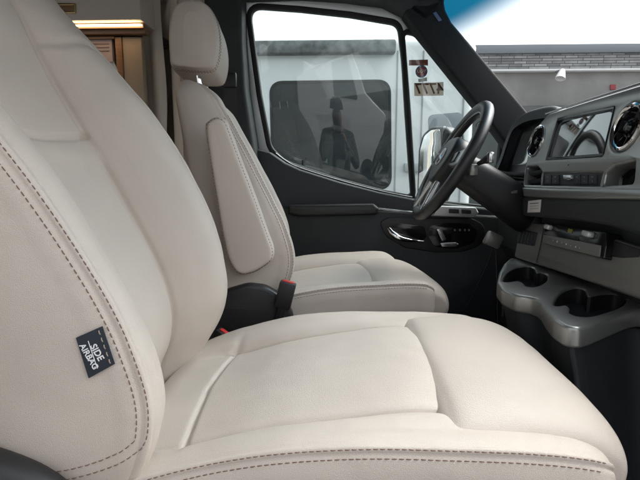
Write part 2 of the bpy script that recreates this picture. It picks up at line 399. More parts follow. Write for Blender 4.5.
def make_backrest(parent, zs, Xc, B, ztop, s_out, tag_side=True, topround=.06, hz=1.495, bz=1.66, back=None, twist=0.0):
    """s_out = +1/-1: the local y side facing the door.  Rows follow height, columns run across."""
    z0 = zs[0]
    rows = list(np.linspace(z0, ztop - topround, 230)) + [ztop - topround + topround * math.sin(a) for a in np.linspace(0, math.pi / 2 * .985, 26)[1:]]
    G = []; cs = None
    for z in rows:
        xc = tab(z, zs, Xc); b = max(.006, tab(z, zs, B)); xp = xc - b; bk = xp - .145 if not back else xc - tab(z, zs, back)
        w = 1.0 - .20 * max(0, (z - (ztop - .38)) / .38) ** 1.6 - .05 * max(0, (1.20 - z) / .12) ** 2
        half = [(0, xp + .003), (.055, xp + .003), (.100, xp + .000), (.116, xp - .002 + .02 * b), (.142, xp + .50 * b), (.170, xp + .90 * b), (.194, xc), (.214, xc - .002), (.2275, xc - .010),
                (.2365, xc - .28 * (xc - bk)), (.235, bk + .30 * (xc - bk)), (.212, bk + .08 * (xc - bk)), (.11, bk + .003), (0, bk)]
        c = half_loop(csp(half, K)); c[:, 0] *= w
        q = (z - (ztop - topround)) / topround
        if q > 0:
            k = math.sqrt(max(0, 1 - q * q)); mx = (xp + bk) / 2
            c[:, 1] = mx + (c[:, 1] - mx) * (.25 + .75 * k) if q < .98 else mx + (c[:, 1] - mx) * (.25 + .75 * k)
            c[:, 0] *= (1 - topround * 1.0 * (1 - k) / .19)
        G.append([(p[1] - twist * (p[0] / .2) * (1.36 - z), p[0], z) for p in c])
    lf = Loft(G); lf.normals(); nc = lf.nc
    # seams, creases, puffiness
    rowsz = np.array(rows); cidx = np.arange(nc); cc = np.where(cidx <= 13 * K, cidx / K, (nc - cidx) / K)
    D = np.zeros((lf.nr, nc))
    for i, z in enumerate(rows):
        p0 = lf.G[i]
        for j in range(nc):
            c = cc[j]; d = 0
            d -= .0045 * gauss(c - 3.0, .13) + .002 * gauss(c - 3.0, .4)                      # panel / bolster crease
            d -= .0022 * gauss(c - 8.0, .07)                       # outer seam
            d += .0012 * (gauss(c - 7.55, .25) + gauss(c - 8.4, .25))
            if c < 3.1: d -= .006 * gauss(z - hz - .004 * c, .0042) - .003 * gauss(z - hz + .02, .014); 
            if bz and 3.0 < c < 7.2: d -= .004 * gauss(z - bz - .006 * math.sin(c * 1.4), .007) * (1 if c < 6.5 else .5)
            if 8.6 < c < 11: d += .006 * math.sin((c - 8.6) / 2.4 * math.pi)
            v = Vector(p0[j]) * 9; d += .0022 * noise.noise(v) + .0008 * noise.noise(v * 3.1)
            if 6.8 < c < 9.6:                                       # puckers along the seam
                d += .0005 * noise.noise(Vector((v.x * 2, v.y, z * 60))) * gauss(c - 8.3, .7)
            D[i, j] = d
    lf.G += lf.N * D[:, :, None]; lf.normals()
    def st(mb):
        mb.mi = 1
        for sgn in (1, -1):
            path = []
            for k in range(160):
                i = 12 + k * (lf.nr - 40 - 12) / 159; z = float(np.interp(i, range(len(rows)), rows))
                low = max(0, (1.188 - z) / .034); c = 8 + .9 * min(1.6, low) ** 2
                path.append((i, c * K if sgn > 0 else nc - c * K))
            lf.stitch(mb, path, off=.0056); lf.stitch(mb, path, off=-.0056)
    o = loft_obj('backrest', lf, [LEATHER, THREAD], parent, st)
    return o, lf, rows

def make_cushion(parent, xs_z, zc_t, zp_t, x0, x1):
    """seat cushion with side bolsters; rows follow x from the rear to the front"""
    rr = .045
    rows = [x0 + rr - rr * math.sin(a) for a in np.linspace(math.pi / 2 * .98, 0, 12)[:-1]] + list(np.linspace(x0 + rr, x1 - rr, 170)) + [x1 - rr + rr * math.sin(a) for a in np.linspace(0, math.pi / 2 * .98, 18)[1:]]
    G = []
    for x in rows:
        zc = tab(x, xs_z, zc_t); zp = tab(x, xs_z, zp_t); dr = zc - zp
        half = [(0, zp + .007), (.075, zp + .006), (.130, zp + .001), (.146, zp - .002), (.166, zp + .50 * dr), (.188, zc - .003), (.205, zc), (.220, zc - .002), (.2295, zc - .008),
                (.2375, zc - .055), (.236, zc - .086), (.222, zc - .112), (.12, zc - .118), (0, zc - .118)]
        c = half_loop(csp(half, K))
        q = max(0, (x0 + rr - x) / rr, (x - (x1 - rr)) / rr)
        if q > 0:
            k = math.sqrt(max(0, 1 - q * q)); mz = zc - .055
            c[:, 1] = mz + (c[:, 1] - mz) * (.55 + .45 * k); c[:, 0] *= 1 - .03 * (1 - k) / .22
        G.append([(x, p[0], p[1]) for p in c])
    lf = Loft(G); lf.normals(); nc = lf.nc
    cidx = np.arange(nc); cc = np.where(cidx <= 13 * K, cidx / K, (nc - cidx) / K); D = np.zeros((lf.nr, nc))
    for i, x in enumerate(rows):
        for j in range(nc):
            c = cc[j]; d = 0; p = lf.G[i, j]; v = Vector(p) * 9
            if x > -.195: d -= .0042 * gauss(c - 3.0, .13) + .0015 * gauss(c - 3.0, .4)
            else: d -= .0050 * gauss(c - 3.0, .15) * max(0, 1 - (-.195 - x) / .015)
            xr = -.193 + .010 * abs(p[1]) / .15
            if c < 3.2: d -= .0045 * gauss(x - xr, .0036)
            elif c < 5.5: d -= .003 * gauss(x - xr, .009) * (1 - (c - 3.2) / 2.3)
            d -= .002 * gauss(c - 8.0, .07); d += .0011 * (gauss(c - 7.6, .25) + gauss(c - 8.4, .25))
            d -= .002 * gauss(c - 10.0, .14)
            d += .0018 * noise.noise(v) + .0007 * noise.noise(v * 3.3)
            D[i, j] = d
    lf.G += lf.N * D[:, :, None]; lf.normals()
    def st(mb):
        mb.mi = 1
        for sgn in (1, -1):
            path = [(8 + k * (lf.nr - 8 - 12) / 159, 8 * K if sgn > 0 else nc - 8 * K) for k in range(160)]
            lf.stitch(mb, path, off=.0044); lf.stitch(mb, path, off=-.0044)
    return loft_obj('cushion', lf, [LEATHER, THREAD], parent, st), lf, rows

def make_thigh(parent, zt, xr=.118, xf=.330, hw=.196):
    """padded thigh support across the front of the cushion"""
    prof0 = [(xr, zt - .035), (xr - .001, zt - .021), (xr + .009, zt - .0105), (xr + .030, zt - .0025), (xr + .09, zt + .002), (xr + .14, zt - .002), (xf - .035, zt - .012), (xf - .010, zt - .032), (xf, zt - .062), (xf - .006, zt - .095), (xf - .03, zt - .112), (xf - .09, zt - .10), (xr + .03, zt - .07)]
    loop = [tuple(p) for p in catmull(prof0, 10, True)]; cx = sum(p[0] for p in loop) / len(loop); cz = zt - .055
    G = []; a_s = list(np.linspace(-math.pi / 2 * .985, math.pi / 2 * .985, 90)); ys = [math.copysign(abs(math.sin(a)) ** .8, a) for a in a_s]
    for a, y in zip(a_s, ys):
        k = max(0, 1 - abs(y) ** 7.0) ** (1 / 2.6); row = []
        bow = -.012 * abs(y) ** 2.4
        for x, z in loop:
            fx = (x - xr) / (xf - xr)
            row.append((xr + (x - xr) * (1 - .10 * (1 - k)) + bow * max(0, fx), y * hw, cz + (z - cz) * (.35 + .65 * k)))
        G.append(row)
    lf = Loft(G); lf.normals()
    D = np.array([[.0016 * noise.noise(Vector(p) * 10) + .0006 * noise.noise(Vector(p) * 31) for p in row] for row in lf.G])
    lf.G += lf.N * D[:, :, None]; lf.normals()
    return loft_obj('thigh_support', lf, [LEATHER], parent)

def make_headrest(parent, cx, z0, z1, dep, wid):
    """rounded headrest: side outline lofted across the width"""
    H = z1 - z0
    out = [(-.44, .06), (-.47, .25), (-.455, .55), (-.39, .80), (-.25, .95), (.02, 1.0), (.26, .96), (.41, .82), (.49, .58), (.50, .34), (.44, .12), (.34, .02), (.12, .0), (-.2, .02)]
    loop = [(cx + p[0] * dep, z0 + p[1] * H) for p in catmull(out, 10, True)]
    mx = sum(p[0] for p in loop) / len(loop); mz = (z0 + z1) / 2
    a_s = np.linspace(-math.pi / 2 * .985, math.pi / 2 * .985, 80); G = []
    for a in a_s:
        y = math.copysign(abs(math.sin(a)) ** .75, a); k = max(0, 1 - abs(y) ** 5.0) ** (1 / 2.5); kk = .66 + .34 * k
        if abs(y) > .93: kk *= 1 - .5 * (abs(y) - .93) / .07
        G.append([(mx + (x - mx) * kk, y * wid / 2, mz + (z - mz) * (.35 + .65 * kk)) for x, z in loop])
    lf = Loft(G); lf.normals(); n = len(a_s)
    D = np.zeros((lf.nr, lf.nc))
    for i in range(lf.nr):
        for j in range(lf.nc):
            y = G[i][0][1] / (wid / 2); D[i, j] = -.0022 * gauss(abs(y) - .74, .022) + .0012 * noise.noise(Vector(lf.G[i, j]) * 12)
    lf.G += lf.N * D[:, :, None]; lf.normals()
    i1 = int(np.argmin([abs(r[0][1] / (wid / 2) - .74) for r in G])); i2 = lf.nr - 1 - i1
    def st(mb):
        mb.mi = 1
        for ii in (i1, i2):
            path = [(ii, c) for c in np.linspace(0, lf.nc - 1, 160)]
            lf.stitch(mb, path, off=.005, rad=.0006); lf.stitch(mb, path, off=-.005, rad=.0006)
    return loft_obj('headrest', lf, [LEATHER, THREAD], parent, st)

def make_armrest(parent, fr, outline, th, local=True):
    """folded-up armrest: a padded paddle lofted between an outline and its inset copies (frame in the seat's coordinates)"""
    n_ = len(outline); sg = 1 if sum(outline[k][0] * outline[(k + 1) % n_][1] - outline[(k + 1) % n_][0] * outline[k][1] for k in range(n_)) > 0 else -1
    G = []
    for q in np.linspace(-1, 1, 26):
        a = q * math.pi / 2 * .985; s = math.cos(a) ** .55; d = math.sin(a)
        ins = (1 - s) * min(abs(th) * .4, .017); row = []
        for k, p in enumerate(outline):
            p = Vector(p); n1 = Vector(outline[(k + 1) % len(outline)]) - Vector(outline[k - 1]); n1 = Vector((n1.y, -n1.x)).normalized() * sg
            pp = p - n1 * ins; row.append(fr.w(pp.x, pp.y, -th / 2 + d * th / 2))
        G.append(row)
    lf = Loft([[tuple(p) for p in r] for r in G]); lf.normals()
    lf.G += lf.N * np.array([[.0012 * noise.noise(Vector(p) * 12) for p in r] for r in lf.G])[:, :, None]
    for i in range(lf.nr):                                      # seam groove near the front face's edge
        lf.G[i] += -lf.N[i] * .002 * gauss(i - 19.5, .9)
    lf.normals()
    def st(mb):
        mb.mi = 1
        lf.stitch(mb, [(20.6, cc_) for cc_ in np.linspace(0, lf.nc - 1, 200)], rad=.0006, off=0.0)
    return loft_obj('armrest', lf, [LEATHER, THREAD], parent, st)

# ================================================================== THE SETTING
mb = MB(); mb.box((0, 0, -.05), (400, 400, .1))
ASPH = mat('asphalt', (.12, .118, .115), .85, bump=.6, bscale=120, var=.25, vscale=1.5, bdist=.004)
tag(mb.obj('ground', ASPH, smooth=False), kind='structure')

# ---- the camper's own shell
van = thing('camper_van', 'shell of the camper cab with charcoal headlining, dark pillars and curved windscreen', 'van', (0, .99, FLOOR))
DF = Frame((0, 1.80, 1.4), (1, 0, 0), (0, -.075, 1))      # door glass plane
DT = Frame((0, 1.70, 1.2), (1, 0, 0), (0, 0, 1))          # door inner trim plane
DU = Frame((0, 1.735, 1.2), (1, 0, 0), (0, -.03, 1))

# floor, roof lining
mb = MB(); mb.box((-.55, .99, FLOOR - .03), (3.6, 1.62, .06)); mb.obj('floor_carpet', CARPET, van, smooth=False)
P = []
for i in range(9):                                          # gently crowned roof lining
    y = .24 + 1.5 * i / 8; c = .05 * (1 - ((y - .99) / .75) ** 2)
    P.append([Vector((-2.4, y, 2.06 + c)), Vector((.20, y, 2.06 + c)), Vector((.36, y, 2.035 + c)), Vector((.40, y, 2.035 + c)), Vector((.40, y, 2.12 + c)), Vector((-2.4, y, 2.12 + c))])
mb = MB(); mb.grid(P, closed_v=True, cap_u=True); mb.obj('headlining', HEADL, van)
# rear body walls
mb = MB(); mb.box((-.62, .17, 1.36), (.26, .06, 1.5)); mb.obj('side_wall', BEIGE, van, smooth=False)
mb = MB(); mb.box((-2.14, .17, 1.36), (.5, .06, 1.5)); mb.obj('side_wall', BEIGE, van, smooth=False)   # opening added between them to let daylight onto the cabinets
mb = MB(); mb.box((-1.40, 1.83, 1.36), (2.02, .06, 1.5)); mb.obj('side_wall', BEIGE, van, smooth=False)
mb = MB(); mb.box((-1.41, 1.872, 1.25), (2.04, .012, 1.8)); mb.obj('side_skin', PAINT, van, smooth=False)
mb = MB(); mb.box((-2.42, .99, 1.36), (.06, 1.6, 1.5)); mb.obj('rear_wall', BEIGE, van, smooth=False)
# B pillar behind the driver door
FB = Frame((0, 1.69, 1.2), (1, 0, 0), (0, -.05, 1))
o = plate('door_pillar', FB, roundpoly(FB.L([(196, -14), (241, -8), (242, 40), (245.5, 90), (255, 152), (262, 240), (264, 420), (205, 420), (196, 100)]), .01), SOFT, van, th=.12, bev=.015)
# roof rail over the door and the windscreen pillar
FA = Frame((0, 1.665, 1.7), (1, 0, 0), (0, -.04, 1))
plate('roof_rail', FA, roundpoly(FA.L([(196, -70), (452, -70), (446, -4), (444, 8), (424, 26), (404, 11), (384, 1), (345, -4), (300, -7), (243, -5), (196, -6)]), .008), HEADL, van, th=.10, bev=.02)
plate('windscreen_pillar', FA, roundpoly(FA.L([(436, -12), (444, 0), (446, 10), (452, 22), (464, 36), (528, 112), (560, 150), (545, 175), (512, 152), (486, 116), (422, 36), (404, 12), (420, -6)]), .01), mat('pillar_cloth', (.014, .016, .018), .8, bump=.4, bscale=900, bdist=.0005), van, th=.09, bev=.010)
FA2 = FA.lift(.004)
plate('airbag_mark', FA2, FA2.L([(433, 13), (436, 11.5), (442, 20), (439, 21.5)]), STBLUE, van, th=.004)
# passenger-side windscreen pillar (out of frame) and the glass
mb = MB(); mb.tube([(.40, .30, 2.06), (.70, .27, 1.72), (1.02, .25, 1.45)], .05, 12); mb.obj('windscreen_pillar', SOFT, van)
P = []
for i in range(13):
    y = .16 + 1.74 * i / 12; bow = .17 * (1 - ((y - 1.03) / .87) ** 2)
    P.append([Vector((.25 + (.97 - .25) * k / 8 + bow + .03 * math.sin(math.pi * k / 8), y, 2.085 - (2.085 - 1.44) * k / 8 + .02 * math.sin(math.pi * k / 8))) for k in range(9)])
mb = MB(); mb.grid(P); mb.obj('windscreen', WSCR, van, smooth=True)
# nose of the van below the windscreen
mb = MB(); mb.box((1.35, .99, 1.0), (.7, 1.7, .75), bev=.12); mb.obj('bonnet', PAINT, van)
# outer roof skin
P = []
for i in range(9):
    y = .16 + 1.66 * i / 8; c = .06 * (1 - ((y - .99) / .83) ** 2)
    P.append([Vector((-2.5, y, 2.16 + c)), Vector((.34, y, 2.16 + c)), Vector((.42, y, 2.125 + c))])
mb = MB(); mb.grid(P); mb.obj('roof_skin', PAINT, van)

# ---- living area behind the cab, all along the driver-side wall
CB = Frame((0, 1.46, 1.9), (1, 0, 0), (0, 0, 1)); CW = Frame((0, 1.66, 1.6), (1, 0, 0), (0, 0, 1))
cab = thing('overhead_cabinet', 'taupe overhead cabinet with a small brass latch above the glowing light strip', 'cabinet', (-1.1, 1.6, 1.90))
mb = MB(); a = CB.p(0, 20)
x0, x1 = -1.9, atY(141, 20, 1.46).x; zb = atY(100, 20.5, 1.46).z
mb.box(((x0 + x1) / 2, 1.63, (zb + 2.06) / 2), (x1 - x0, .34, 2.06 - zb), bev=.006); mb.obj('cabinet_body', CABF, cab)
lf_ = CB.lift(.004)
lat = plate('latch', lf_, roundpoly(lf_.L([(54, 3), (75.5, 3), (75.5, 13.5), (54, 13.5)]), .004), BRASS, cab, holes=[roundpoly(lf_.L([(56, 5.2), (73, 5.2), (73, 11), (56, 11)]), .002)], th=.008)
lr = CB.lift(.0015); plate('latch_recess', lr, lr.L([(55.5, 4.5), (73.5, 4.5), (73.5, 11.5), (55.5, 11.5)]), WOOD, lat, th=.006)
EMIT = mat('warm_led', (1, .8, .55), .4, emit=(1.0, .66, .36), estr=4.0)
st_ = thing('light_strip', 'warm glowing light strip under the overhead cabinet edge', 'light', (-1.0, 1.46, zb - .03))
ya = atY(100, 23.2, 1.47).z; yb = atY(100, 26.6, 1.47).z
mb = MB(); mb.box(((x0 + x1) / 2, 1.475, (ya + yb) / 2), (x1 - x0 - .01, .012, (ya - yb) * .42), bev=.002); mb.obj('diffuser', EMIT, st_)
mb = MB(); mb.box(((x0 + x1) / 2, 1.486, (ya + yb) / 2), (x1 - x0 - .006, .008, (ya - yb) * 1.3)); mb.obj('channel', WOOD, st_, smooth=False)
v1, v2 = atY(100, 27.5, 1.50).z, atY(100, 34, 1.50).z
mb = MB(); mb.box(((x0 + x1) / 2, 1.515, (v1 + v2) / 2), (x1 - x0 - .012, .03, v1 - v2), bev=.003)
tag(mb.obj('wood_valance', WOOD), 'dark wooden valance board directly below the glowing light strip', 'valance')
cl = thing('tall_cupboard', 'tall wood-framed cupboard with a mauve door panel and beige side panel', 'cupboard', (-1.0, 1.66, FLOOR))
def wbox(name, px0, py0, px1, py1, Y, th, m, par, bev=.002):
    a, b, xr_ = atY(px0, py0, Y), atY(px1, py1, Y), atY(px1, py0, Y).x
    return MB().box(((a.x + xr_) / 2, Y + th / 2, (a.z + b.z) / 2), (abs(xr_ - a.x), th, abs(a.z - b.z)), bev=bev).obj(name, m, par)
wbox('back_panel', -60, 34, 141, 330, 1.57, .03, BLK, cl)
wbox('door_panel', 20, 38, 111.5, 330, 1.525, .02, PINKP, cl)
wbox('wood_post', 114.5, 37, 121, 330, 1.515, .04, WOOD, cl)
wbox('side_panel', 122, 37, 141, 330, 1.52, .03, mat('tan_panel', (.30, .235, .165), .5, var=.05, vscale=5), cl)
wbox('wood_rail', 70, 36.5, 114, 38.6, 1.515, .02, WOOD, cl)
for k, y in enumerate((43.5, 47, 50.5)):                    # faint printed lines near the panel's top
    wbox('printed_line', 78 + 2 * k, y, 109, y + .8, 1.5235, .002, mat('print_tone', (.22, .15, .145), .6), cl, bev=0)
# curtain with soft folds
P = []
xa, xb = atY(138.5, 100, 1.58).x, atY(166, 100, 1.58).x
for i in range(60):
    t = i / 59; x = xa + (xb - xa) * t; y = 1.58 + .008 * math.sin(t * 5.5) + .003 * math.sin(t * 13 + 1)
    P.append([Vector((x + .004 * math.sin(k * .7 + t * 4), y + .003 * math.sin(k + t * 7), 2.05 - 1.36 * k / 24)) for k in range(25)])
mb = MB(); mb.grid(P); o = mb.obj('privacy_curtain', CURT, smooth=True)
sm = o.modifiers.new('cloth', 'SOLIDIFY'); sm.thickness = .004
tag(o, 'grey-beige gathered curtain hanging between cupboard and beige pillar cover', 'curtain')
cv = thing('pillar_cover', 'beige upright pillar cover with a seam behind the driver headrest', 'pillar cover', (-.5, 1.66, FLOOR))
wbox('cover_panel', 166.5, -20, 176, 420, 1.60, .10, BEIGE, cv, .008)
wbox('cover_panel', 176.4, -20, 200, 420, 1.605, .10, BEIGE, cv, .008)

# ================================================================== DRIVER DOOR
def inflate(pts, d):
    out = []; n = len(pts); A = sum(pts[i][0] * pts[(i + 1) % n][1] - pts[(i + 1) % n][0] * pts[i][1] for i in range(n)); sg = 1 if A > 0 else -1
    for i in range(n):
        a, p, b = Vector(pts[i - 1]), Vector(pts[i]), Vector(pts[(i + 1) % n]); t = (b - a)
        if t.length < 1e-9: out.append(tuple(p)); continue
        t.normalize(); out.append((p.x + t.y * d * sg, p.y - t.x * d * sg))
    return out
door = thing('driver_door', 'charcoal driver door with framed window, chrome handle and window controls', 'door', (0, 1.76, .75))
gm = roundpoly(DF.L([(250.5, 9), (300, 12.5), (350, 18), (397, 26), (401, 60), (405, 110), (410.5, 195), (380, 189), (340, 178.5), (300, 166), (284, 159), (272, 147), (262, 95)]), [.035, .2, .2, .035, .3, .3, .012, .3, .3, .3, .08, .06, .3], 6)
gq = roundpoly(DF.L([(404.5, 34), (414, 36), (450, 77), (480, 110), (500, 135), (492, 206), (415, 198), (409, 110)]), [.02, .03, .3, .3, .05, .02, .012, .3], 6)
fo = roundpoly(DF.L([(243, -14), (300, -14), (384, -4), (406, 6), (420, 24), (486, 108), (520, 150), (512, 230), (250, 200), (256, 152), (246, 70)]), .02)
plate('window_frame', DF.lift(.012), fo, PAINTG, door, holes=[inflate(gm, .014), inflate(gq, .014)], th=.05, bev=.006)
plate('window_seal', DF.lift(.017), inflate(gm, .018), RUBBER, door, holes=[gm], th=.03, bev=.004)
plate('window_seal', DF.lift(.017), inflate(gq, .017), RUBBER, door, holes=[gq], th=.03, bev=.004)
for gl in (gm, gq):
    plate('window_glass', DF, inflate(gl, .008), GLASS, door, th=.004, bev=.0005)
# bright sill line along the glass
sill = [DU.w(*DU.p(*q), .002) for q in [(276, 153), (286, 160.5), (300, 167.5), (340, 180), (380, 190.5), (412, 197)]]
MB().tube(catmull(sill, 6), .0014, 8).obj('sill_strip', PALES, door)
# lock pin
p = atY(303, 165, 1.755); MB().tube([p, p + Vector((0, 0, .018))], .0045, 10).obj('lock_pin', BLK, door)
# upper trim, lower trim
up = roundpoly(DU.L([(254, 148), (270, 152.5), (285, 163), (300, 170), (340, 182.5), (380, 193), (420, 200.5), (470, 207), (520, 212), (520, 235), (250, 235)]), .012)
plate('upper_trim', DU, up, SOFT, door, th=.10, bev=.008)
lo = roundpoly(DT.L([(250, 206), (375, 210.5), (560, 219), (560, 440), (250, 440)]), .012)
plate('lower_trim', DT, lo, SOFT, door, th=.10, bev=.010)
f2 = DT.lift(.03)
plate('armrest', f2, roundpoly(f2.L([(288, 205), (374, 204), (379.5, 208.5), (377, 215), (300, 217), (288, 214.5)]), .012), BLK, door, th=.04, bev=.011)
MB().tube([DT.w(*DT.p(*q), .004) for q in [(378, 208.5), (395, 210.5), (416, 212.5)]], .0035, 8).obj('chrome_strip', SILVER, door)
# switch panel for the windows, slightly up-facing
f3 = DT.lift(.022)
sp_ = plate('window_switch_panel', f3, roundpoly(f3.L([(416, 209.5), (440, 206), (476, 207.5), (479, 213), (474, 217.5), (420, 216)]), .006), PALES, door, th=.03, bev=.004)
f4 = f3.lift(.003)
for q in ([(449, 208.8), (459, 209.2), (459.5, 213.6), (449, 213.2)], [(461.5, 209.3), (471, 209.8), (471.5, 214), (462, 213.7)]):
    plate('window_switch', f4, roundpoly(f4.L(q), .003), BLK, sp_, th=.008, bev=.002)
# handle island: stadium ring, recess, chrome lever
isl = roundpoly(DT.L([(379, 222), (388, 217), (430, 217.5), (472, 218), (484, 224), (486, 236), (478, 247), (462, 252), (435, 252.5), (405, 248), (386, 237)]), .05)
f5 = DT.lift(.005); island = plate('handle_surround', f5, isl, BLK, door, th=.02, bev=.006)
f6 = DT.lift(.0065)
plate('recess', f6, roundpoly(f6.L([(387, 227), (400, 223), (424, 226), (427, 236), (423, 241), (404, 239), (391, 233)]), .02), GLOSSB, island, th=.004, bev=.001)
hp = [(388.5, 228.5), (392, 233), (399, 237.2), (408, 239.3), (417, 240.6), (423.5, 240.8)]
pts = [DT.w(*DT.p(*q), .010 + .016 * math.sin(math.pi * min(1, i / 4.2))) for i, q in enumerate(hp)]
MB().tube(catmull(pts, 6), [.0125 - .008 * abs(2 * t / 30 - .6) ** 1.2 for t in range(31)], 12).obj('door_handle', CHROME, door)
spl = plate('seat_switch_panel', f6, roundpoly(f6.L([(428, 226), (447, 222.5), (470, 224), (478, 231), (474, 243), (455, 249), (434, 246.5), (428, 236)]), .02), GLOSSB, door, th=.005, bev=.001)
f7 = f6.lift(.006)
for q in ([(436.5, 229), (441, 228), (446.5, 240), (442, 241.5)], [(440, 243), (456, 242.5), (459, 244.5), (456, 247), (442, 247.2)]):
    plate('seat_switch', f7, roundpoly(f7.L(q), .004), SILVER, spl, th=.006, bev=.002)
f8 = f6.lift(.0006)
for k, x in enumerate((455, 460, 465, 469)):
    plate('memory_button', f8, f8.L([(x - .9, 229), (x + .9, 229.2), (x + .9, 231.2), (x - .9, 231)]), SATIN2, spl, th=.001, bev=.0002)
# door pocket crease
f9 = DT.lift(.0015)
MB().tube([DT.w(*DT.p(*q), .003) for q in [(500, 225), (488, 262), (470, 300), (452, 330)]], .003, 8).obj('pocket_edge', BLK, door)
MB().tube([DT.w(*DT.p(*q), .012) for q in [(494.5, 250), (496, 285), (496.5, 322)]], .0022, 8).obj('door_gap_light_line', SILVER, door)  # silver tube stands in for the line of light at the door gap
# round plug on the upper trim behind
c = DU.p(262, 178); plate('trim_plug', DU.lift(.0015), circle(c, .012), BLK, door, th=.004, bev=.001)
# wing mirror outside the quarter glass
FM = Frame((.36, 2.02, 1.42), (.72, -.69, 0), (0, 0, 1))
mo = roundpoly(FM.L([(415, 204), (417, 150), (421, 134), (430, 126.5), (445, 126), (452.5, 134), (452, 150), (446, 178), (438, 206)]), .05)
mir = plate('wing_mirror', FM, mo, BLK, door, th=.09, bev=.02)
FM2 = FM.lift(.002)
plate('mirror_pane', FM2, roundpoly(FM2.L([(418, 200), (420, 150), (424, 136), (431, 130), (440, 129), (441, 150), (437, 178), (428, 204)]), [.02, .08, .04, .03, .015, .1, .1, .02]), MIRROR, mir, th=.004, bev=.001)

# stickers on the quarter glass (seen from behind, so mirrored)
FS = DF.lift(-.006)
FSb = FS.lift(.0016)
tag(plate('stock_number_paper', FS, FS.L([(414, 83), (443.5, 82), (443.5, 95.5), (414.5, 96)]), TANP, th=.001, bev=.0002), 'tan paper with mirrored stock number 4777 on the quarter window', 'paper notice')
o = bpy.data.objects['stock_number_paper']
u, v = FS.p(429, 89.2)
def attach_text(name, s, size, fr, u, v, m, parent, mirror=False, rot=0): return link(name, text_me(s, size, fr, u, v, mirror, rot), m, parent, smooth=False)
attach_text('digits', '4777', .052, FSb, u, v, BRNP, o, mirror=True)
tag(plate('warning_strip', FS, FS.L([(409, 60), (428, 59.5), (428, 65.5), (409, 65.5)]), BRNP, th=.001, bev=.0002), 'narrow brown paper strip above the round badge on the quarter window', 'sticker')
cc_ = FS.p(421.5, 71.5)
bd = plate('round_badge', FS, circle(cc_, .0215), STBLUE, th=.001, bev=.0002); tag(bd, 'round blue and red badge sticker with white letters on the quarter window', 'sticker')
plate('badge_centre', FSb, circle(cc_, .016), RED, bd, th=.001, bev=.0002)
attach_text('letters', 'YOU', .015, FSb.lift(.0006), cc_[0], cc_[1], WHITEINK, bd, mirror=True)
tag(plate('small_label', FS, FS.L([(418, 79), (427, 77.2), (427, 81), (418.5, 82.2)]), PAPER, th=.001, bev=.0002), 'tiny tilted white label just under the round badge', 'sticker')

# seat belt loop on the pillar
sb = thing('seat_belt', 'black seat belt strap hanging from its loop on the dark door pillar', 'seat belt', (-.38, 1.6, 1.7))
pa, pb = atY(230, 80, 1.60), atY(236, 330, 1.62)
MB().box(pa, (.045, .02, .05), bev=.008).obj('belt_loop', BLK, sb)
mb = MB(); mb.grid([[pa.lerp(pb, k / 20) + Vector((dx, .004 * math.sin(k), 0)) for k in range(21)] for dx in (-.022, 0, .022)]); mb.obj('strap', BLK, sb)

# ================================================================== SEATS
def seat_bits(root, z_top, x0, x1, inner):
    """dark seat base, rails and swivel plate under a cushion"""
    def sl(name, mb, m, smooth='auto'):
        me = mb.me(name); me.transform(Matrix.Translation((0, 0, -FLOOR))); return link(name, me, m, root, smooth, True)
    mb = MB(); mb.box(((x0 + x1) / 2, 0, z_top - .165), (x1 - x0 - .07, .40, .10), bev=.015); sl('seat_pan', mb, BLK)
    mb = MB(); mb.box(((x0 + x1) / 2 - .02, 0, (FLOOR + z_top - .21) / 2), (.40, .36, z_top - .21 - FLOOR), bev=.02); sl('pedestal', mb, BLK)
    return sl
# ---- passenger seat (near)
PCY = .66
ps = thing('passenger_seat', 'near cream leather passenger seat with brown double stitching and a side airbag tag', 'seat', (0, PCY, FLOOR), 0, 'cream leather cab seats')
zs = [1.06, 1.12, 1.16, 1.20, 1.28, 1.38, 1.47, 1.55, 1.62, 1.70, 1.75, 1.82]
xc = [-.262, -.232, -.212, -.200, -.208, -.247, -.297, -.355, -.416, -.488, -.533, -.596]
bb = [.04, .06, .066, .075, .088, .102, .103, .092, .068, .030, .016, .012]
o, LB, rowsb = make_backrest(ps, zs, xc, bb, 1.84, -1, twist=.085)
xs_ = [-.27, -.186, -.087, .013, .10, .25, .29]
o, LC, rowsc = make_cushion(ps, xs_, [1.112, 1.143, 1.168, 1.179, 1.180, 1.173, 1.166], [1.108, 1.121, 1.148, 1.167, 1.178, 1.150, 1.140], -.29, .288)
make_thigh(ps, 1.193)
sl = seat_bits(ps, 1.19, -.25, .27, 1)
make_headrest(ps, -.60, 1.87, 2.03, .12, .25)
mb = MB(); mb.tube([(-.57, -.06, 1.74), (-.595, -.06, 1.90)], .006); sl('headrest_post', mb, CHROME)
mb = MB(); mb.tube([(-.57, .06, 1.74), (-.595, .06, 1.90)], .006); sl('headrest_post', mb, CHROME)
# folded armrest on its inner side
FR = Frame((0, .262, 1.4), (-1, 0, 0), (0, 0, 1))           # faces the other seat
def pad_outline(top, bot, wt, wb):
    t, b = Vector(top), Vector(bot); d = (b - t).normalized(); n = Vector((-d.y, d.x)); out = []
    for k in range(13): a = math.pi * k / 12; out.append(t + n * wt * math.cos(a) - d * wt * math.sin(a))
    for k in range(13): a = math.pi * k / 12; out.append(b - n * wb * math.cos(a) + d * wb * math.sin(a) * .7)
    return [tuple(p) for p in catmull(out, 5, True)]
make_armrest(ps, FR, [(u, v) for u, v in pad_outline((.487, .222), (.335, -.14), .034, .045)], -.055)
# recline lever and dark side shield
mb = MB(); mb.tube(catmull([(-.40, -.252, 1.176), (-.345, -.256, 1.168), (-.29, -.256, 1.146), (-.25, -.252, 1.116)], 6), [.012 + .008 * math.sin(math.pi * k / 18) for k in range(19)], 12); sl('recline_lever', mb, BLK)
mb = MB(); mb.box((-.20, -.228, 1.04), (.42, .03, .11), bev=.012); sl('side_shield', mb, BLK)
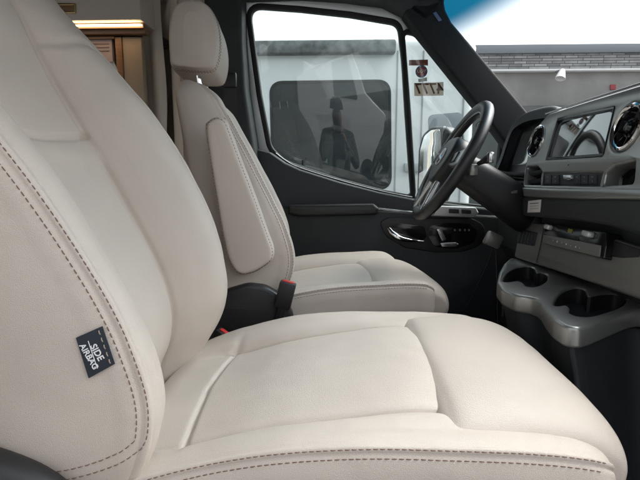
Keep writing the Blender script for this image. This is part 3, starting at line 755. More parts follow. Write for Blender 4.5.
# airbag tag on the outer seam of the backrest
def seat_hit(lf, root, px, py):
    d = ray(px, py); o = EYE - root.location - Vector((0, 0, -FLOOR)); loc, n, _, _ = lf.bvh.ray_cast(o, d); return loc + root.location + Vector((0, 0, -FLOOR))
q0, q1, q2, q3 = [seat_hit(LB, ps, *q) for q in ((77, 339), (101, 328), (113.5, 364), (89.5, 377))]
FTg = Frame((q0 + q1 + q2 + q3) / 4, (q1 + q2 - q0 - q3), (q0 + q1 - q2 - q3)).lift(.0032)
tagm = plate_me(FTg, FTg.L([(75.7, 338), (102.2, 326.3), (114.8, 364), (88.5, 378.5)]), (), .0014, .0003)
F2 = FTg.lift(.0002); ang = math.radians(-90)
c1 = F2.p(97.0, 352.4); c2 = F2.p(88.9, 356.6); e1 = F2.p(88.2, 341.0); e2 = F2.p(97.4, 368.5); w_ = .0004
ln = plate_me(F2.lift(.0003), [(e1[0] - w_, e1[1]), (e1[0] + w_, e1[1] + .0002), (e2[0] + w_, e2[1]), (e2[0] - w_, e2[1])], (), .0004, .0001)
parts = [(tagm, BLUEBLK)]
me, ms = join(parts); tg = link('airbag_tag', me, ms, ps, 'auto'); tg['label'] = 'dark tag reading SIDE AIRBAG'
link('lettering', text_me('SIDE', .0088, F2, *c1, rot=ang), WHITEINK, tg, False)
link('lettering', text_me('AIRBAG', .0079, F2, *c2, rot=ang), WHITEINK, tg, False)
link('underline', ln, WHITEINK, tg, False)
mb = MB()
for k in range(5):
    p = FTg.w(*FTg.p(98.8 + 2.55 * k, 330.5 + 7.2 * k)); q = FTg.w(*FTg.p(100.2 + 2.55 * k, 334.5 + 7.2 * k)); mb.tube([p, p.lerp(q, .5) - Vector((0, .0008, 0)), q], .0006, 6)
mb.obj('tag_stitch', THREAD_L, tg)

# ---- driver seat (beyond)
DCY = 1.32
ds = thing('driver_seat', 'far cream leather driver seat with headrest and folded armrest beside the door', 'seat', (0, DCY, FLOOR), 0, 'cream leather cab seats')
zs2 = [1.06, 1.12, 1.16, 1.234, 1.308, 1.38, 1.445, 1.53, 1.60, 1.64, 1.66]
xc2 = [-.205, -.172, -.152, -.130, -.144, -.175, -.208, -.252, -.289, -.312, -.325]
b2 = [.05, .07, .078, .086, .095, .098, .090, .065, .032, .015, .012]
bk2 = [.24, .24, .24, .23, .22, .20, .178, .142, .115, .098, .09]
o, LB2, rowsb2 = make_backrest(ds, zs2, xc2, b2, 1.652, 1, topround=.045, hz=1.46, bz=None, back=bk2)
dx = -.045
o, LC2, rc2 = make_cushion(ds, [x + dx for x in xs_], [1.100, 1.133, 1.162, 1.176, 1.180, 1.177, 1.169], [1.095, 1.110, 1.133, 1.148, 1.156, 1.135, 1.125], -.29 + dx, .262 + dx)
make_thigh(ds, 1.170, .118 + dx, .325 + dx)
sl = seat_bits(ds, 1.17, -.25 + dx, .27 + dx, -1)
make_headrest(ds, -.363, 1.683, 1.846, .127, .27)
for y in (-.06, .06):
    mb = MB(); mb.tube([(-.352, y, 1.60), (-.366, y, 1.72)], .006); sl('headrest_post', mb, CHROME)
FR2 = Frame((0, -.300, 1.4), (1, 0, 0), (0, 0, 1))
Wf = Frame((0, DCY - .300, 1.4), (1, 0, 0), (0, 0, 1))
ao = [tuple(p) for p in catmull(Wf.L([(190, 131), (193, 122), (201, 118), (209, 121), (214, 131), (225, 160), (239, 197), (251, 230), (257, 247), (256, 258), (249, 265), (236, 272), (222, 272), (212, 258), (205, 228), (197, 180)]), 6, True)]
make_armrest(ds, FR2, ao, .055)
# recliner cover between the seats
FRc = Frame((0, -.262, 1.1), (1, 0, 0), (0, 0, 1)); Wc = Frame((0, DCY - .262, 1.1), (1, 0, 0), (0, 0, 1))
co = roundpoly(Wc.L([(196, 300), (215, 286), (235, 281), (252, 284), (270, 296), (279, 312), (281, 330), (276, 420), (196, 420)]), [.01, .05, .05, .05, .05, .05, .05, .01, .01])
me = plate_me(FRc, co, (), .04, .010); me.transform(Matrix.Translation((0, 0, -FLOOR))); link('recliner_cover', me, BLK, ds, 'auto', True)
FRs = Frame((0, -.225, 1.0), (1, 0, 0), (0, 0, 1))
me = plate_me(FRs, roundpoly([(-.25, .10), (.22, .10), (.23, .06), (.20, -.06), (-.25, -.06)], .02), (), .03, .008); me.transform(Matrix.Translation((0, 0, -FLOOR))); link('side_shield', me, BLK, ds, 'auto', True)
ds.rotation_euler = (0, 0, R(7.5))

# ---- buckles
def buckle(name, label, p_top, d, size, rot):
    b = thing(name, label, 'buckle', p_top - d * .10, 0, 'seat belt buckles')
    z = -d.normalized(); x = Vector((math.cos(rot), math.sin(rot), 0)); x = (x - z * x.dot(z)).normalized(); y = z.cross(x); z = -z
    M = Matrix((x, -y, z)).transposed()
    w, t, h = size
    MB().box(p_top - z * h / 2, (w, t, h), M, bev=.004).obj('buckle_body', BLK, b)
    MB().box(p_top - z * -.0005, (w * .72, t * .50, .004), M, bev=.0015).obj('release_button', RED, b)
    MB().tube([p_top - z * h * .9, p_top - z * (h + .05), p_top - z * (h + .05) + Vector((-.01, .01, -.05))], [.012, .012, .012], 8).obj('stalk', BLK, b)
    return b
pt = atY(288.5, 282, 1.03)
buckle('seat_belt_buckle', 'black buckle with red button standing upright beside the driver cushion', pt, Vector((.25, 0, 1)).normalized(), (.037, .024, .062), R(0))
pt = atY(226, 333, .955)
buckle('seat_belt_buckle', 'black buckle with red button half hidden behind the near backrest', pt, Vector((.45, -.1, .8)).normalized(), (.040, .024, .060), R(-15))
pt2 = atY(233, 340, .945); MB().box(pt2, (.009, .006, .014), Matrix.Rotation(R(-20), 3, 'Y'), bev=.002).obj('buckle_tongue', SILVER, bpy.data.objects['seat_belt_buckle.001'])
mb = MB(); mb.tube(catmull([atY(212, 352, .95), atY(222, 349, .96), atY(236, 346, 1.0), atY(262, 343, 1.06), atY(274, 336, 1.10)], 5), .014, 8)
tag(mb.obj('floor_harness', BLK), 'black cable sleeve lying in the gap between the seats', 'cable')

# ================================================================== DASHBOARD
th = R(13)
DP = Frame((.50, 1.0, 1.42), (0, -1, 0), (math.sin(th), 0, math.cos(th)))
dash = thing('dashboard', 'dark dashboard with grey metallic bezel, touchscreen, round vents and cup holders', 'dashboard', (.62, 1.0, FLOOR))
def yprism(name, prof, y0, y1, m, par, bev=.015):
    fr = Frame((0, y0, 0), (1, 0, 0), (0, 0, 1))
    return plate(name, fr, prof, m, par, th=y1 - y0, bev=bev)
yprism('dash_body', roundpoly([(.535, 1.36), (.585, 1.585), (.66, 1.60), (1.04, 1.50), (1.08, 1.1), (.95, .70), (.80, .70), (.66, 1.12), (.56, 1.20)], .02), .30, 1.275, SOFT, dash)
yprism('dash_end', roundpoly([(.66, 1.40), (.64, 1.52), (.70, 1.585), (1.04, 1.50), (1.08, 1.1), (.95, .70), (.84, .70), (.70, 1.14)], .02), 1.28, 1.69, SOFT, dash)
bz = roundpoly(DP.L([(548, 113.5), (590, 100), (640, 84.5), (664, 77), (680, 96), (676, 176), (662, 193), (640, 196), (580, 196), (526, 195), (522.5, 186), (526, 162), (533, 131)]), [.03, .1, .1, .03, .04, .04, .02, .1, .1, .012, .012, .1, .05])
scr = DP.L([(557.5, 119.5), (614, 107.5), (602.5, 155), (546, 159)])
vl, vr = DP.p(536.4, 141.5), DP.p(627, 127)
RV = .0435
slotl = roundpoly(DP.L([(526.5, 166.5), (537, 166), (541.8, 172), (541.5, 184.5), (524.5, 184.5)]), .006)
slotr = roundpoly(DP.L([(604.5, 174), (613, 166), (634.5, 160.5), (633, 183.5), (602, 185.5)]), .006)
sw = roundpoly(DP.L([(543, 173.5), (603, 173), (601.5, 185.3), (542, 184.8)]), .003)
bezel = plate('bezel', DP, bz, SATIN, dash, holes=[roundpoly(scr, .004), circle(vl, RV + .001, 48), circle(vr, RV + .001, 48), slotl, slotr, sw], th=.035, bev=.006)
# silver tube drawn in for the white highlight on the bezel's top edge
tl = [DP.w(*DP.p(*q), .001) for q in [(546, 113.8), (590, 99.6), (640, 84), (662, 77.2)]]
MB().tube(tl, .0022, 8).obj('top_edge_highlight', SILVER, dash)
# touchscreen
fsn = DP.lift(-.004)
ts = plate('touchscreen', fsn, inflate(scr, .003), SCREEN, dash, th=.012, bev=.0015)
plate('screen_rim', DP.lift(.0008), inflate(scr, .0035), GLOSSB, ts, holes=[inflate(scr, -.0035)], th=.006, bev=.001)
plate('bezel_dot', DP.lift(.001), circle(DP.p(568.5, 165), .0016, 10), BLK, bezel, th=.003, bev=.0004)
# recess boxes behind the slots
def slot_box(name, outl, fr, depth, m, par):
    mb = MB(); A = [fr.w(u, v, 0) for u, v in outl]; B = [fr.w(u, v, -depth) for u, v in outl]
    mb.grid([A, B], closed_v=True); b = bmesh.ops; vs = [mb.b.verts.new(p) for p in B]; mb.b.faces.new(vs); return mb.obj(name, m, par, smooth='auto')
slot_box('storage_slot', inflate(slotl, .002), DP.lift(-.004), .07, BLK, dash); slot_box('storage_slot', inflate(slotr, .002), DP.lift(-.004), .07, BLK, dash)
# switch strip
fsw = DP.lift(-.003); ss = plate('switch_strip', fsw, inflate(sw, .001), BLK, dash, th=.01, bev=.001)
fk = fsw.lift(.003)
for a_, b_ in ((544.5, 551), (552, 558.5), (573.5, 580), (581, 587.5), (588.5, 596)):
    plate('button', fk, roundpoly(fk.L([(a_, 174.6), (b_, 174.5), (b_ - .3, 183.9), (a_ - .3, 184)]), .0015), SOFT, ss, th=.006, bev=.001)
    c = fk.p((a_ + b_) / 2, 177); plate('button_mark', fk.lift(.0004), [(c[0] - .003, c[1] - .0006), (c[0] + .003, c[1] - .0006), (c[0] + .003, c[1] + .0006), (c[0] - .003, c[1] + .0006)], SATIN, ss, th=.0008, bev=.0001)
    c = fk.p((a_ + b_) / 2, 181.2); plate('button_mark', fk.lift(.0004), circle(c, .0013, 8), SATIN, ss, th=.0008, bev=.0001)
fk2 = fsw.lift(.010); plate('start_key', fk2, roundpoly(fk2.L([(562.5, 174.8), (570.8, 174.6), (571.5, 178.3), (567, 179.8), (562.8, 178.8)]), .002), SILVER, ss, th=.012, bev=.002)
# round vents
def vent(c, par):
    v = MB(); T = DP.M @ Matrix.Translation((c[0], c[1], 0))
    v.lathe([(RV - .008, .001), (RV - .006, .004), (RV - .003, .0052), (RV, .003), (RV + .001, -.004), (RV - .008, -.004), (RV - .008, .001)], T, 48)
    r = v.obj('air_vent', CHROME, par)
    h = MB(); h.lathe([(RV - .006, -.001), (RV - .007, -.035), (.0001, -.035)], T, 40); h.obj('vent_cup', BLK, r)
    d = MB(); d.lathe([(.0001, .003), (.007, .002), (.010, -.002), (.010, -.02)], T, 24); d.lathe([(.0145, -.006), (.0165, -.004), (.0185, -.006), (.0165, -.008), (.0145, -.006)], T, 32); d.obj('vent_hub', GLOSSB, r)
    b = MB()
    for k in range(10):
        a = 2 * math.pi * k / 10
        Mr = T @ Matrix.Rotation(a, 4, 'Z') @ Matrix.Translation(((RV + .008) / 2, 0, -.010)) @ Matrix.Rotation(R(38), 4, 'X')
        b.box((0, 0, 0), (1, 1, 1)); b.b.verts.ensure_lookup_table(); bmesh.ops.transform(b.b, matrix=Mr @ Matrix.Diagonal((RV - .012, .010, .0012, 1)), verts=b.b.verts[-8:])
    b.obj('vent_blade', GLOSSB, r, smooth=False)
    return r
vent(vl, dash); vent(vr, dash)
# satin strip under the bezel
fst = DP.lift(.012)
plate('lower_trim_strip', fst, roundpoly(fst.L([(521.5, 187), (560, 188.2), (640, 189), (664, 187), (668, 193), (640, 199), (580, 198.5), (523, 196)]), .004), SATIN, dash, th=.03, bev=.005)
# padded knee panel with a small white label
LP = Frame((.49, 1.0, 1.36), (0, -1, 0), (-.10, 0, 1))
plate('knee_pad', LP, roundpoly(LP.L([(517, 196), (560, 197), (640, 199), (690, 199), (690, 253), (640, 238), (606, 226.5), (575, 221.5), (545, 218.5), (519, 216.5), (512, 209)]), .015), SOFT, dash, th=.10, bev=.012)
FLb = LP.lift(.0012)
lb = plate('white_label', FLb, FLb.L([(528.2, 201), (541, 199.6), (539.8, 212.2), (527.3, 212.6)]), PAPER, dash, th=.001, bev=.0002)
for k in range(3):
    a, b = FLb.p(530, 203.6 + 2.6 * k), FLb.p(538.4, 203.0 + 2.6 * k); plate('printed_line', FLb.lift(.0004), [(a[0], a[1] - .0009), (b[0], b[1] - .0009), (b[0], b[1] + (.0009 if k == 0 else .0002)), (a[0], a[1] + (.0009 if k == 0 else .0002))], BLK if k == 0 else SATIN, lb, th=.0006, bev=.0001)
c = LP.p(520.5, 203); plate('pad_cap', LP.lift(.001), circle(c, .010, 20), GLOSSB, dash, th=.004, bev=.001)
# lower metallic panel with the climate unit
SP = Frame((.512, 1.0, 1.28), (0, -1, 0), (.22, 0, 1))
plate('lower_panel', SP, roundpoly(SP.L([(521.5, 222), (545, 224), (606, 236), (640, 247), (690, 262), (690, 318), (640, 299.5), (575, 277), (514, 257), (516, 246)]), .008), SATIN2, dash, th=.08, bev=.005)
MB().tube([SP.w(*SP.p(*q), .0008) for q in [(544.5, 226), (541.5, 243), (536.8, 263)]], .0016, 6).obj('panel_seam', BLK, dash)
ft = SP.lift(.002)
cu_ = plate('cubby_grille', ft, roundpoly(ft.L([(519.5, 229), (537, 232.5), (533.5, 246), (516.5, 243)]), .004), BLK, dash, th=.006, bev=.001)
for k in range(5):
    a, b = ft.p(521.5 + 3.0 * k, 231 + .6 * k), ft.p(518.8 + 3.0 * k, 242.5 + .6 * k)
    MB().tube([ft.w(*a, .001), ft.w(*b, .001)], .0022, 6).obj('grille_slat', SOFT, cu_)
fc = SP.lift(.016)
cl_ = plate('climate_unit', fc, roundpoly(fc.L([(545.5, 223.5), (575, 227), (606.5, 232), (605.5, 246), (603.5, 259), (575, 251.5), (542.5, 243.5), (543.5, 234)]), .004), GLOSSB, dash, th=.03, bev=.003)
fc1 = fc.lift(.002)
plate('climate_key_panel', fc1, roundpoly(fc1.L([(543.2, 234.6), (575, 240.3), (600.5, 245.4), (599, 257.2), (575, 251), (542.4, 243)]), .003), SATIN2, cl_, th=.004, bev=.001)
fc2 = fc1.lift(.0004)
for k, (x, y) in enumerate(((553, 240.5), (557, 241.6), (561.5, 242.8), (566, 244.2), (570.5, 245.6), (575.5, 246.8), (579.5, 248))):
    c = fc2.p(x, y); s_ = .0022 if k % 2 else .0016; plate('key_mark', fc2, circle(c, s_, 8) if k % 2 else [(c[0] - s_, c[1] - .0008), (c[0] + s_, c[1] - .0008), (c[0], c[1] + .0016)], WHITEINK, cl_, th=.0008, bev=.0001)
for x, y in ((550.7, 227.6), (590.5, 234.6)):
    c = fc.p(x, y); T = fc.M @ Matrix.Translation((c[0], c[1], 0))
    MB().box((0, 0, 0), (.022, .011, .016), bev=.003).obj('toggle_key', SILVER, cl_).data.transform(Matrix.Translation(-cl_.location) @ T) if False else None
    m_ = MB().box((0, 0, .006), (.024 if x < 570 else .029, .012, .014), bev=.004).me('toggle'); m_.transform(T); link('toggle_key', m_, PALES, cl_, 'auto')
DIG = mat('display_digits', (.05, .05, .02), .5, emit=(.55, .50, .10), estr=.03)
c = fc.p(570.5, 231.2); link('display_digits', text_me('8:01', .012, fc.lift(.0004), c[0], c[1], rot=0), DIG, cl_, False)
fo_ = DP.lift(.0)
# open tray to the right of the climate unit
ftr = SP.lift(.001); plate('side_tray', ftr, roundpoly(ftr.L([(607, 238), (622, 243), (640, 249), (640, 257), (622, 258), (606, 256)]), .006), BLK, dash, th=.006, bev=.002)
# cup holder console
KZ = Frame((0, 0, 1.205), (1, 0, 0), (0, 1, 0))
ko = roundpoly(KZ.L([(511, 257), (560, 270.5), (600, 284), (640, 298), (690, 314), (690, 318), (665, 296.5), (640, 305), (612, 315), (592, 322.5), (580, 325.5), (566, 323.5), (554, 316.5), (548, 312), (542, 302.5), (536, 295.8), (514, 294), (502, 288), (498, 282), (500, 273), (504, 264)]), .02, 6)
ko = roundpoly(KZ.L([(511, 257), (560, 270.5), (600, 284), (640, 298), (720, 323), (720, 326), (640, 306), (612, 317), (592, 325), (580, 328), (565, 326), (554, 319), (547, 311), (542, 303), (535, 297.5), (514, 295), (502, 289), (497, 282), (499, 272), (504, 263)]), [.01, .1, .1, .1, .01, .01, .1, .1, .05, .04, .04, .04, .05, .05, .04, .04, .04, .04, .04, .03], 6)
c1h = [tuple(p) for p in catmull(KZ.L([(503, 279), (507, 272), (516, 267.3), (527, 265.8), (534, 267.5), (536.5, 272), (541, 272), (547, 274), (547, 279), (542, 283.5), (534, 286.5), (527, 286), (523.5, 282.5), (517, 280.5), (509, 281.5), (504.5, 281.5)]), 5, True)]
c2h = [tuple(p) for p in catmull(KZ.L([(554, 303), (557.5, 296), (565, 290), (576, 287.3), (585, 289), (588.5, 295.5), (600, 293.5), (615, 293.5), (625, 297), (625, 302), (617, 307.5), (603, 312.5), (589, 316), (577, 315.5), (569.5, 311.5), (570, 307), (564.5, 304.5), (556.5, 305.5)]), 5, True)]
cons = plate('cup_holder_console', KZ, ko, SATIN, dash, holes=[c1h, c2h], th=.036, bev=.006)
for h in (c1h, c2h): slot_box('cup_well', inflate(h, -.0015), KZ.lift(-.003), .080, BLK, cons)
mb = MB(); fin = inflate(ko, -.012); A = [KZ.w(u, v, -.034) for u, v in fin]; cen = sum(A, Vector()) / len(A)
Bm = [Vector((cen.x + .10 + (p.x - cen.x) * .8, p.y, .66)) for p in A]; mb.grid([A, Bm], closed_v=True, cap_u=True); mb.obj('console_base', SOFT, dash)
# driver side: instrument hood and cluster
hd = [(1.20, 1.50), (1.215, 1.575), (1.26, 1.612), (1.36, 1.622), (1.47, 1.618), (1.545, 1.590), (1.57, 1.50), (1.56, 1.42), (1.21, 1.42)]
FH = Frame((.555, 0, 0), (0, -1, 0), (.22, 0, 1))
def hl(pts): return [(-y, z / math.sqrt(1 + .22 ** 2) * 1.0 if False else (z - 0) * math.sqrt(1 + .22 ** 2)) for y, z in pts]
FH = Frame((.525 - .22 * 1.5, 0, 0), (0, -1, 0), (.22, 0, 1))
hood_o = [tuple(p) for p in catmull(hl(hd), 6, True)]
plate('instrument_hood', FH, hood_o, SOFT, dash, holes=[inflate(hood_o, -.024)], th=.13, bev=.010)
fq = FH.lift(-.03)
cl2 = plate('instrument_cluster', fq, inflate(hood_o, -.020), BLK, dash, th=.02, bev=.002)
fq2 = fq.lift(.003)
plate('cluster_display', fq2, roundpoly(hl([(1.25, 1.57), (1.50, 1.57), (1.52, 1.47), (1.24, 1.47)]), .015), mat('cluster_glass', (.16, .17, .175), .08, spec=1.0, coat=1.0), cl2, th=.004, bev=.001)  # display colour lightened to carry the reflections on its glass
# driver knee panel and side bracket
yprism('driver_knee_panel', roundpoly([(.56, 1.20), (.55, 1.38), (.60, 1.47), (.80, 1.40), (.80, .95), (.66, 1.05)], .03), 1.285, 1.66, SOFT, dash, .02)
pb = atY(493, 240, 1.45); MB().box(pb, (.05, .03, .045), Matrix.Rotation(R(25), 3, 'Y'), bev=.008).obj('end_bracket', SATIN2, dash)
pb = atY(517.5, 192, 1.26); MB().tube([pb, pb + Vector((-.028, .02, -.004))], .0045, 8).obj('hood_release', SILVER, dash)

# ================================================================== STEERING
Tw = R(29); wc = Vector((.308, 1.32, 1.472)); wn_ = Vector((-math.cos(Tw), 0, math.sin(Tw)))
WF = Frame(wc, (0, -1, 0), (math.sin(Tw), 0, math.cos(Tw)))
sw_ = thing('steering_wheel', 'black leather steering wheel with silver spokes and star emblem', 'steering wheel', wc)
Rw = .163
rim = []
for k in range(96):
    a = 2 * math.pi * k / 96; row = []
    for j in range(18):
        b = 2 * math.pi * j / 18; rr = .0165 + .002 * math.cos(2 * b)
        row.append(WF.w((Rw + rr * math.cos(b)) * math.cos(a), (Rw + rr * math.cos(b)) * math.sin(a), rr * math.sin(b) * 1.05))
    rim.append(row)
WLEA = mat('wheel_leather', (.022, .022, .023), .38, bump=.3, bscale=900, bdist=.0004, kind='grain')
mb = MB(); mb.grid(rim, closed_u=True, closed_v=True); mb.mi = 1
for a in (R(35), R(145), R(-90 + 28), R(-90 - 28)):
    p = [WF.w((Rw + .0172 * math.cos(b)) * math.cos(a), (Rw + .0172 * math.cos(b)) * math.sin(a), .0185 * math.sin(b)) for b in [2 * math.pi * j / 20 for j in range(20)]]
    mb.tube(p, .0008, 6, closed=True)
mb.obj('rim', [WLEA, BLK], sw_, smooth=True)
mb = MB(); mb.tube([WF.w((Rw - .0165) * math.cos(2 * math.pi * k / 64), (Rw - .0165) * math.sin(2 * math.pi * k / 64), .006) for k in range(64)], .0022, 6, closed=True); mb.obj('rim_inlay', SATIN, sw_)
hub = [tuple(p) for p in catmull([(-.075, .035), (-.05, .06), (0, .066), (.05, .06), (.075, .035), (.078, 0), (.062, -.045), (.03, -.07), (-.03, -.07), (-.062, -.045), (-.078, 0)], 6, True)]
WH = WF.lift(.028)
plate('airbag_cover', WH, hub, WLEA, sw_, th=.05, bev=.016)
def spoke(pts, m, d, th_): plate('spoke', WF.lift(d), roundpoly(pts, .008), m, sw_, th=th_, bev=.004)
for s in (-1, 1):
    spoke([(s * .06, .02), (s * .12, .022), (s * .162, .028), (s * .164, -.016), (s * .12, -.022), (s * .062, -.02)], SATIN, .016, .018)
    plate('thumb_pad', WF.lift(.020), roundpoly([(s * .085, .014), (s * .125, .018), (s * .128, -.012), (s * .085, -.014)], .006), GLOSSB, sw_, th=.01, bev=.003)
    spoke([(s * .018, -.06), (s * .040, -.055), (s * .062, -.155), (s * .046, -.160), (s * .022, -.085)], SILVER, .016, .016)
em = MB(); C0 = WH.lift(.001)
em.tube([C0.w(.024 * math.cos(2 * math.pi * k / 40), .024 * math.sin(2 * math.pi * k / 40), .001) for k in range(40)], .0022, 8, closed=True)
for k in range(3):
    a = math.pi / 2 + k * 2 * math.pi / 3; em.tube([C0.w(0, 0, .002), C0.w(.023 * math.cos(a), .023 * math.sin(a), .0005)], [.0042, .0012], 6)
em.obj('star_emblem', PALES, sw_)
# column with stalks
cm = thing('steering_column', 'dark steering column shroud with control stalks behind the wheel', 'steering column', (.45, 1.32, 1.3))
mb = MB(); P = []
for k, (d, w, h, dz) in enumerate(((-.010, .04, .04, 0), (-.02, .050, .044, -.003), (-.07, .053, .048, -.004), (-.16, .055, .052, -.010), (-.26, .056, .055, -.02))):
    P.append([WF.w(w * math.copysign(abs(math.cos(a)) ** .7, math.cos(a)), dz + h * math.copysign(abs(math.sin(a)) ** .7, math.sin(a)), d) for a in [2 * math.pi * j / 32 for j in range(32)]])
mb.grid(P, closed_v=True, cap_u=True); mb.obj('shroud', BLK, cm, smooth=True)
def stalk(name, a, b, m):
    mb = MB(); mb.tube(catmull([a, a.lerp(b, .5), b], 4), [.006, .006, .006, .007, .008, .010, .011, .011, .009], 12); mb.obj(name, m, cm)
stalk('gear_stalk', WF.w(.06, .025, -.055), WF.w(.185, .03, -.04), BLK)
stalk('wiper_stalk', WF.w(-.06, .01, -.055), WF.w(-.18, .02, -.05), BLK)
p = WF.w(.185, .03, -.04); MB().box(p, (.014, .024, .026), bev=.005).obj('stalk_end', SILVER, cm)
p = WF.w(.085, .0, -.045); MB().box(p, (.02, .02, .03), bev=.005).obj('stalk_collar', SATIN, cm)
# rubber mat / kick plate strip on the floor
mb = MB(); mb.box((.35, 1.0, FLOOR + .006), (.5, 1.3, .012), bev=.004); tag(mb.obj('floor_mat', RUBBER), 'black rubber floor mat in front of the two seats', 'floor mat')

# ================================================================== OUTSIDE
RY = 4.2
FRV = Frame((0, RY, 1.5), (1, 0, 0), (0, 0, 1))
rv = thing('motorhome', 'white motorhome with dark tinted side window parked beyond the driver door', 'motorhome', (-1, 5.2, 0))
mb = MB(); mb.box((-1.62, RY + 1.05, 1.47), (5.6, 2.1, 2.22), bev=.10, seg=4); mb.obj('body', PAINT, rv)
wo_ = roundpoly(FRV.L([(272, 84), (388, 82.5), (389, 187), (330, 187), (275, 187)]), .09)
wf = plate('side_window', FRV.lift(.012), inflate(wo_, .0), DARKGL, rv, th=.03, bev=.004)
plate('window_gasket', FRV.lift(.008), inflate(wo_, .025), RUBBER, rv, holes=[inflate(wo_, -.004)], th=.03, bev=.004)
mb = MB(); a, b = atY(150, 42, RY - .06), atY(396, 53, RY - .06)
mb.box(((a.x + b.x) / 2, RY - .03, (a.z + b.z) / 2), (b.x - a.x, .12, a.z - b.z), bev=.02)
mb.obj('awning_case', mat('mottled_grey', (.13, .14, .14), .6, var=.5, vscale=14), rv)
a, b = atY(284, 36.5, 5), atY(311, 42.5, 5)
mb = MB(); mb.box(((a.x + b.x) / 2, 5.0, 2.64), (b.x - a.x, .4, .11), bev=.03); mb.obj('roof_vent', mat('vent_grey', (.30, .31, .31), .5), rv)
# panel seams and front section as seen through the quarter glass
for px in (398, 424, 466):
    a, b = atY(px, 44, RY), atY(px + 2, 260, RY); mb = MB(); mb.box((a.x, RY, 1.45), (.012, .012, 2.0)); mb.obj('panel_seam', mat('seam_grey', (.33, .34, .35), .6), rv, smooth=False)
a, b = atY(404, 163, RY), atY(474, 172, RY)
MB().box(((a.x + b.x) / 2, RY - .02, (a.z + b.z) / 2), (b.x - a.x, .05, abs(a.z - b.z)), bev=.01).obj('side_moulding', mat('pale_grey', (.42, .44, .45), .4), rv)
wq = roundpoly(FRV.L([(428, 115), (462, 112), (466, 158), (430, 160)]), .05); plate('cab_window', FRV.lift(.006), wq, mat('cab_window_glass', (.20, .23, .25), .08, spec=.7), rv, th=.02, bev=.003)
for x in (-3.1, .35):
    mb = MB(); T = Matrix.Translation((x, RY + .12, .36)) @ Matrix.Rotation(R(90), 4, 'X')
    mb.lathe([(.01, .10), (.20, .10), (.21, .12), (.35, .12), (.36, .08), (.36, -.1), (.01, -.1)], T, 32); mb.obj('wheel', RUBBER, rv)
    mb = MB(); mb.lathe([(.01, .135), (.10, .13), (.19, .115), (.20, .10)], T, 32); mb.obj('hub_cap', SILVER, rv)

# the stone-trimmed building far beyond
def stone_mat():
    m = bpy.data.materials.new('ledge_stone'); m.use_nodes = True; nt = m.node_tree; b = nt.nodes['Principled BSDF']
    tc = nt.nodes.new('ShaderNodeTexCoord'); mp = nt.nodes.new('ShaderNodeMapping'); mp.inputs['Rotation'].default_value = (R(90), 0, 0)
    br = nt.nodes.new('ShaderNodeTexBrick'); br.inputs['Scale'].default_value = 1.0; br.inputs['Brick Width'].default_value = .30; br.inputs['Row Height'].default_value = .062; br.inputs['Mortar Size'].default_value = .008
    br.inputs['Color1'].default_value = (.52, .52, .51, 1); br.inputs['Color2'].default_value = (.25, .25, .255, 1); br.inputs['Mortar'].default_value = (.12, .12, .12, 1); br.offset = .37; br.squash = 1.6; br.squash_frequency = 3
    nz = nt.nodes.new('ShaderNodeTexNoise'); nz.inputs['Scale'].default_value = 5; nz.inputs['Detail'].default_value = 5
    mx = nt.nodes.new('ShaderNodeMix'); mx.data_type = 'RGBA'; mx.blend_type = 'MULTIPLY'; mx.inputs[0].default_value = .6
    nt.links.new(tc.outputs['Object'], mp.inputs[0]); nt.links.new(mp.outputs[0], br.inputs['Vector']); nt.links.new(tc.outputs['Object'], nz.inputs['Vector'])
    nt.links.new(br.outputs['Color'], mx.inputs[6]); nt.links.new(nz.outputs['Fac'], mx.inputs[7]); nt.links.new(mx.outputs[2], b.inputs['Base Color']); b.inputs['Roughness'].default_value = .85
    bp = nt.nodes.new('ShaderNodeBump'); bp.inputs['Strength'].default_value = .8; bp.inputs['Distance'].default_value = .03; nt.links.new(br.outputs['Fac'], bp.inputs['Height']); bp.invert = True; nt.links.new(bp.outputs[0], b.inputs['Normal'])
    return m
BY = 12.0
zz = lambda py: atY(560, py, BY).z
bl = thing('shop_building', 'low grey building with stone band and flat fascia seen through the windscreen', 'building', (6, 15, 0))
def band(name, y0, y1, m, fwd, par=bl, bev=.01):
    return MB().box((6, BY + 3 - fwd, (zz(y0) + zz(y1)) / 2 if y1 < 900 else zz(y0) / 2), (20, 6, (zz(y0) - zz(y1)) if y1 < 900 else zz(y0)), bev=bev).obj(name, m, par)
band('roof_fascia', 45.5, 54, mat('blue_grey_metal', (.20, .22, .24), .5), .14)
band('stone_band', 54.2, 70, stone_mat(), .06)
band('trim_board', 70.2, 72.4, mat('white_trim', (.70, .70, .70), .5), .18)
wm = mat('grey_siding', (.235, .228, .22), .8, var=.17, vscale=1.6)
band('wall', 72.6, 106, wm, 0)
band('base_wall', 106.2, 999, mat('dark_base', (.085, .09, .09), .8, var=.1), .05)
# wall lamp and red sign
lp = thing('wall_spotlight', 'white conical spotlight under the trim board of the far building', 'lamp', atY(562, 74, BY - .3))
p = atY(562, 72, BY - .45); T = Matrix.Translation(p) @ Matrix.Rotation(R(18), 4, 'Y') @ Matrix.Rotation(R(-15), 4, 'X')
MB().lathe([(.001, .06), (.05, .06), (.07, .0), (.115, -.17), (.10, -.17), (.05, -.02)], T, 24).obj('lamp_shade', mat('white_enamel', (.8, .8, .8), .3), lp)
MB().tube([p + Vector((0, 0, .05)), p + Vector((-.02, .28, .06))], .025, 8).obj('bracket', mat('grey_metal', (.25, .25, .25), .5), lp)
rs = FB_ = Frame((0, BY - .03, 3), (1, 0, 0), (0, 0, 1))
tag(plate('red_sign', rs, rs.L([(610.5, 84.5), (616, 84.3), (616, 89.5), (610.5, 89.7)]), mat('faded_red', (.30, .045, .05), .6), th=.03, bev=.004), 'small faded red plate fixed on the grey wall of the far building', 'sign')

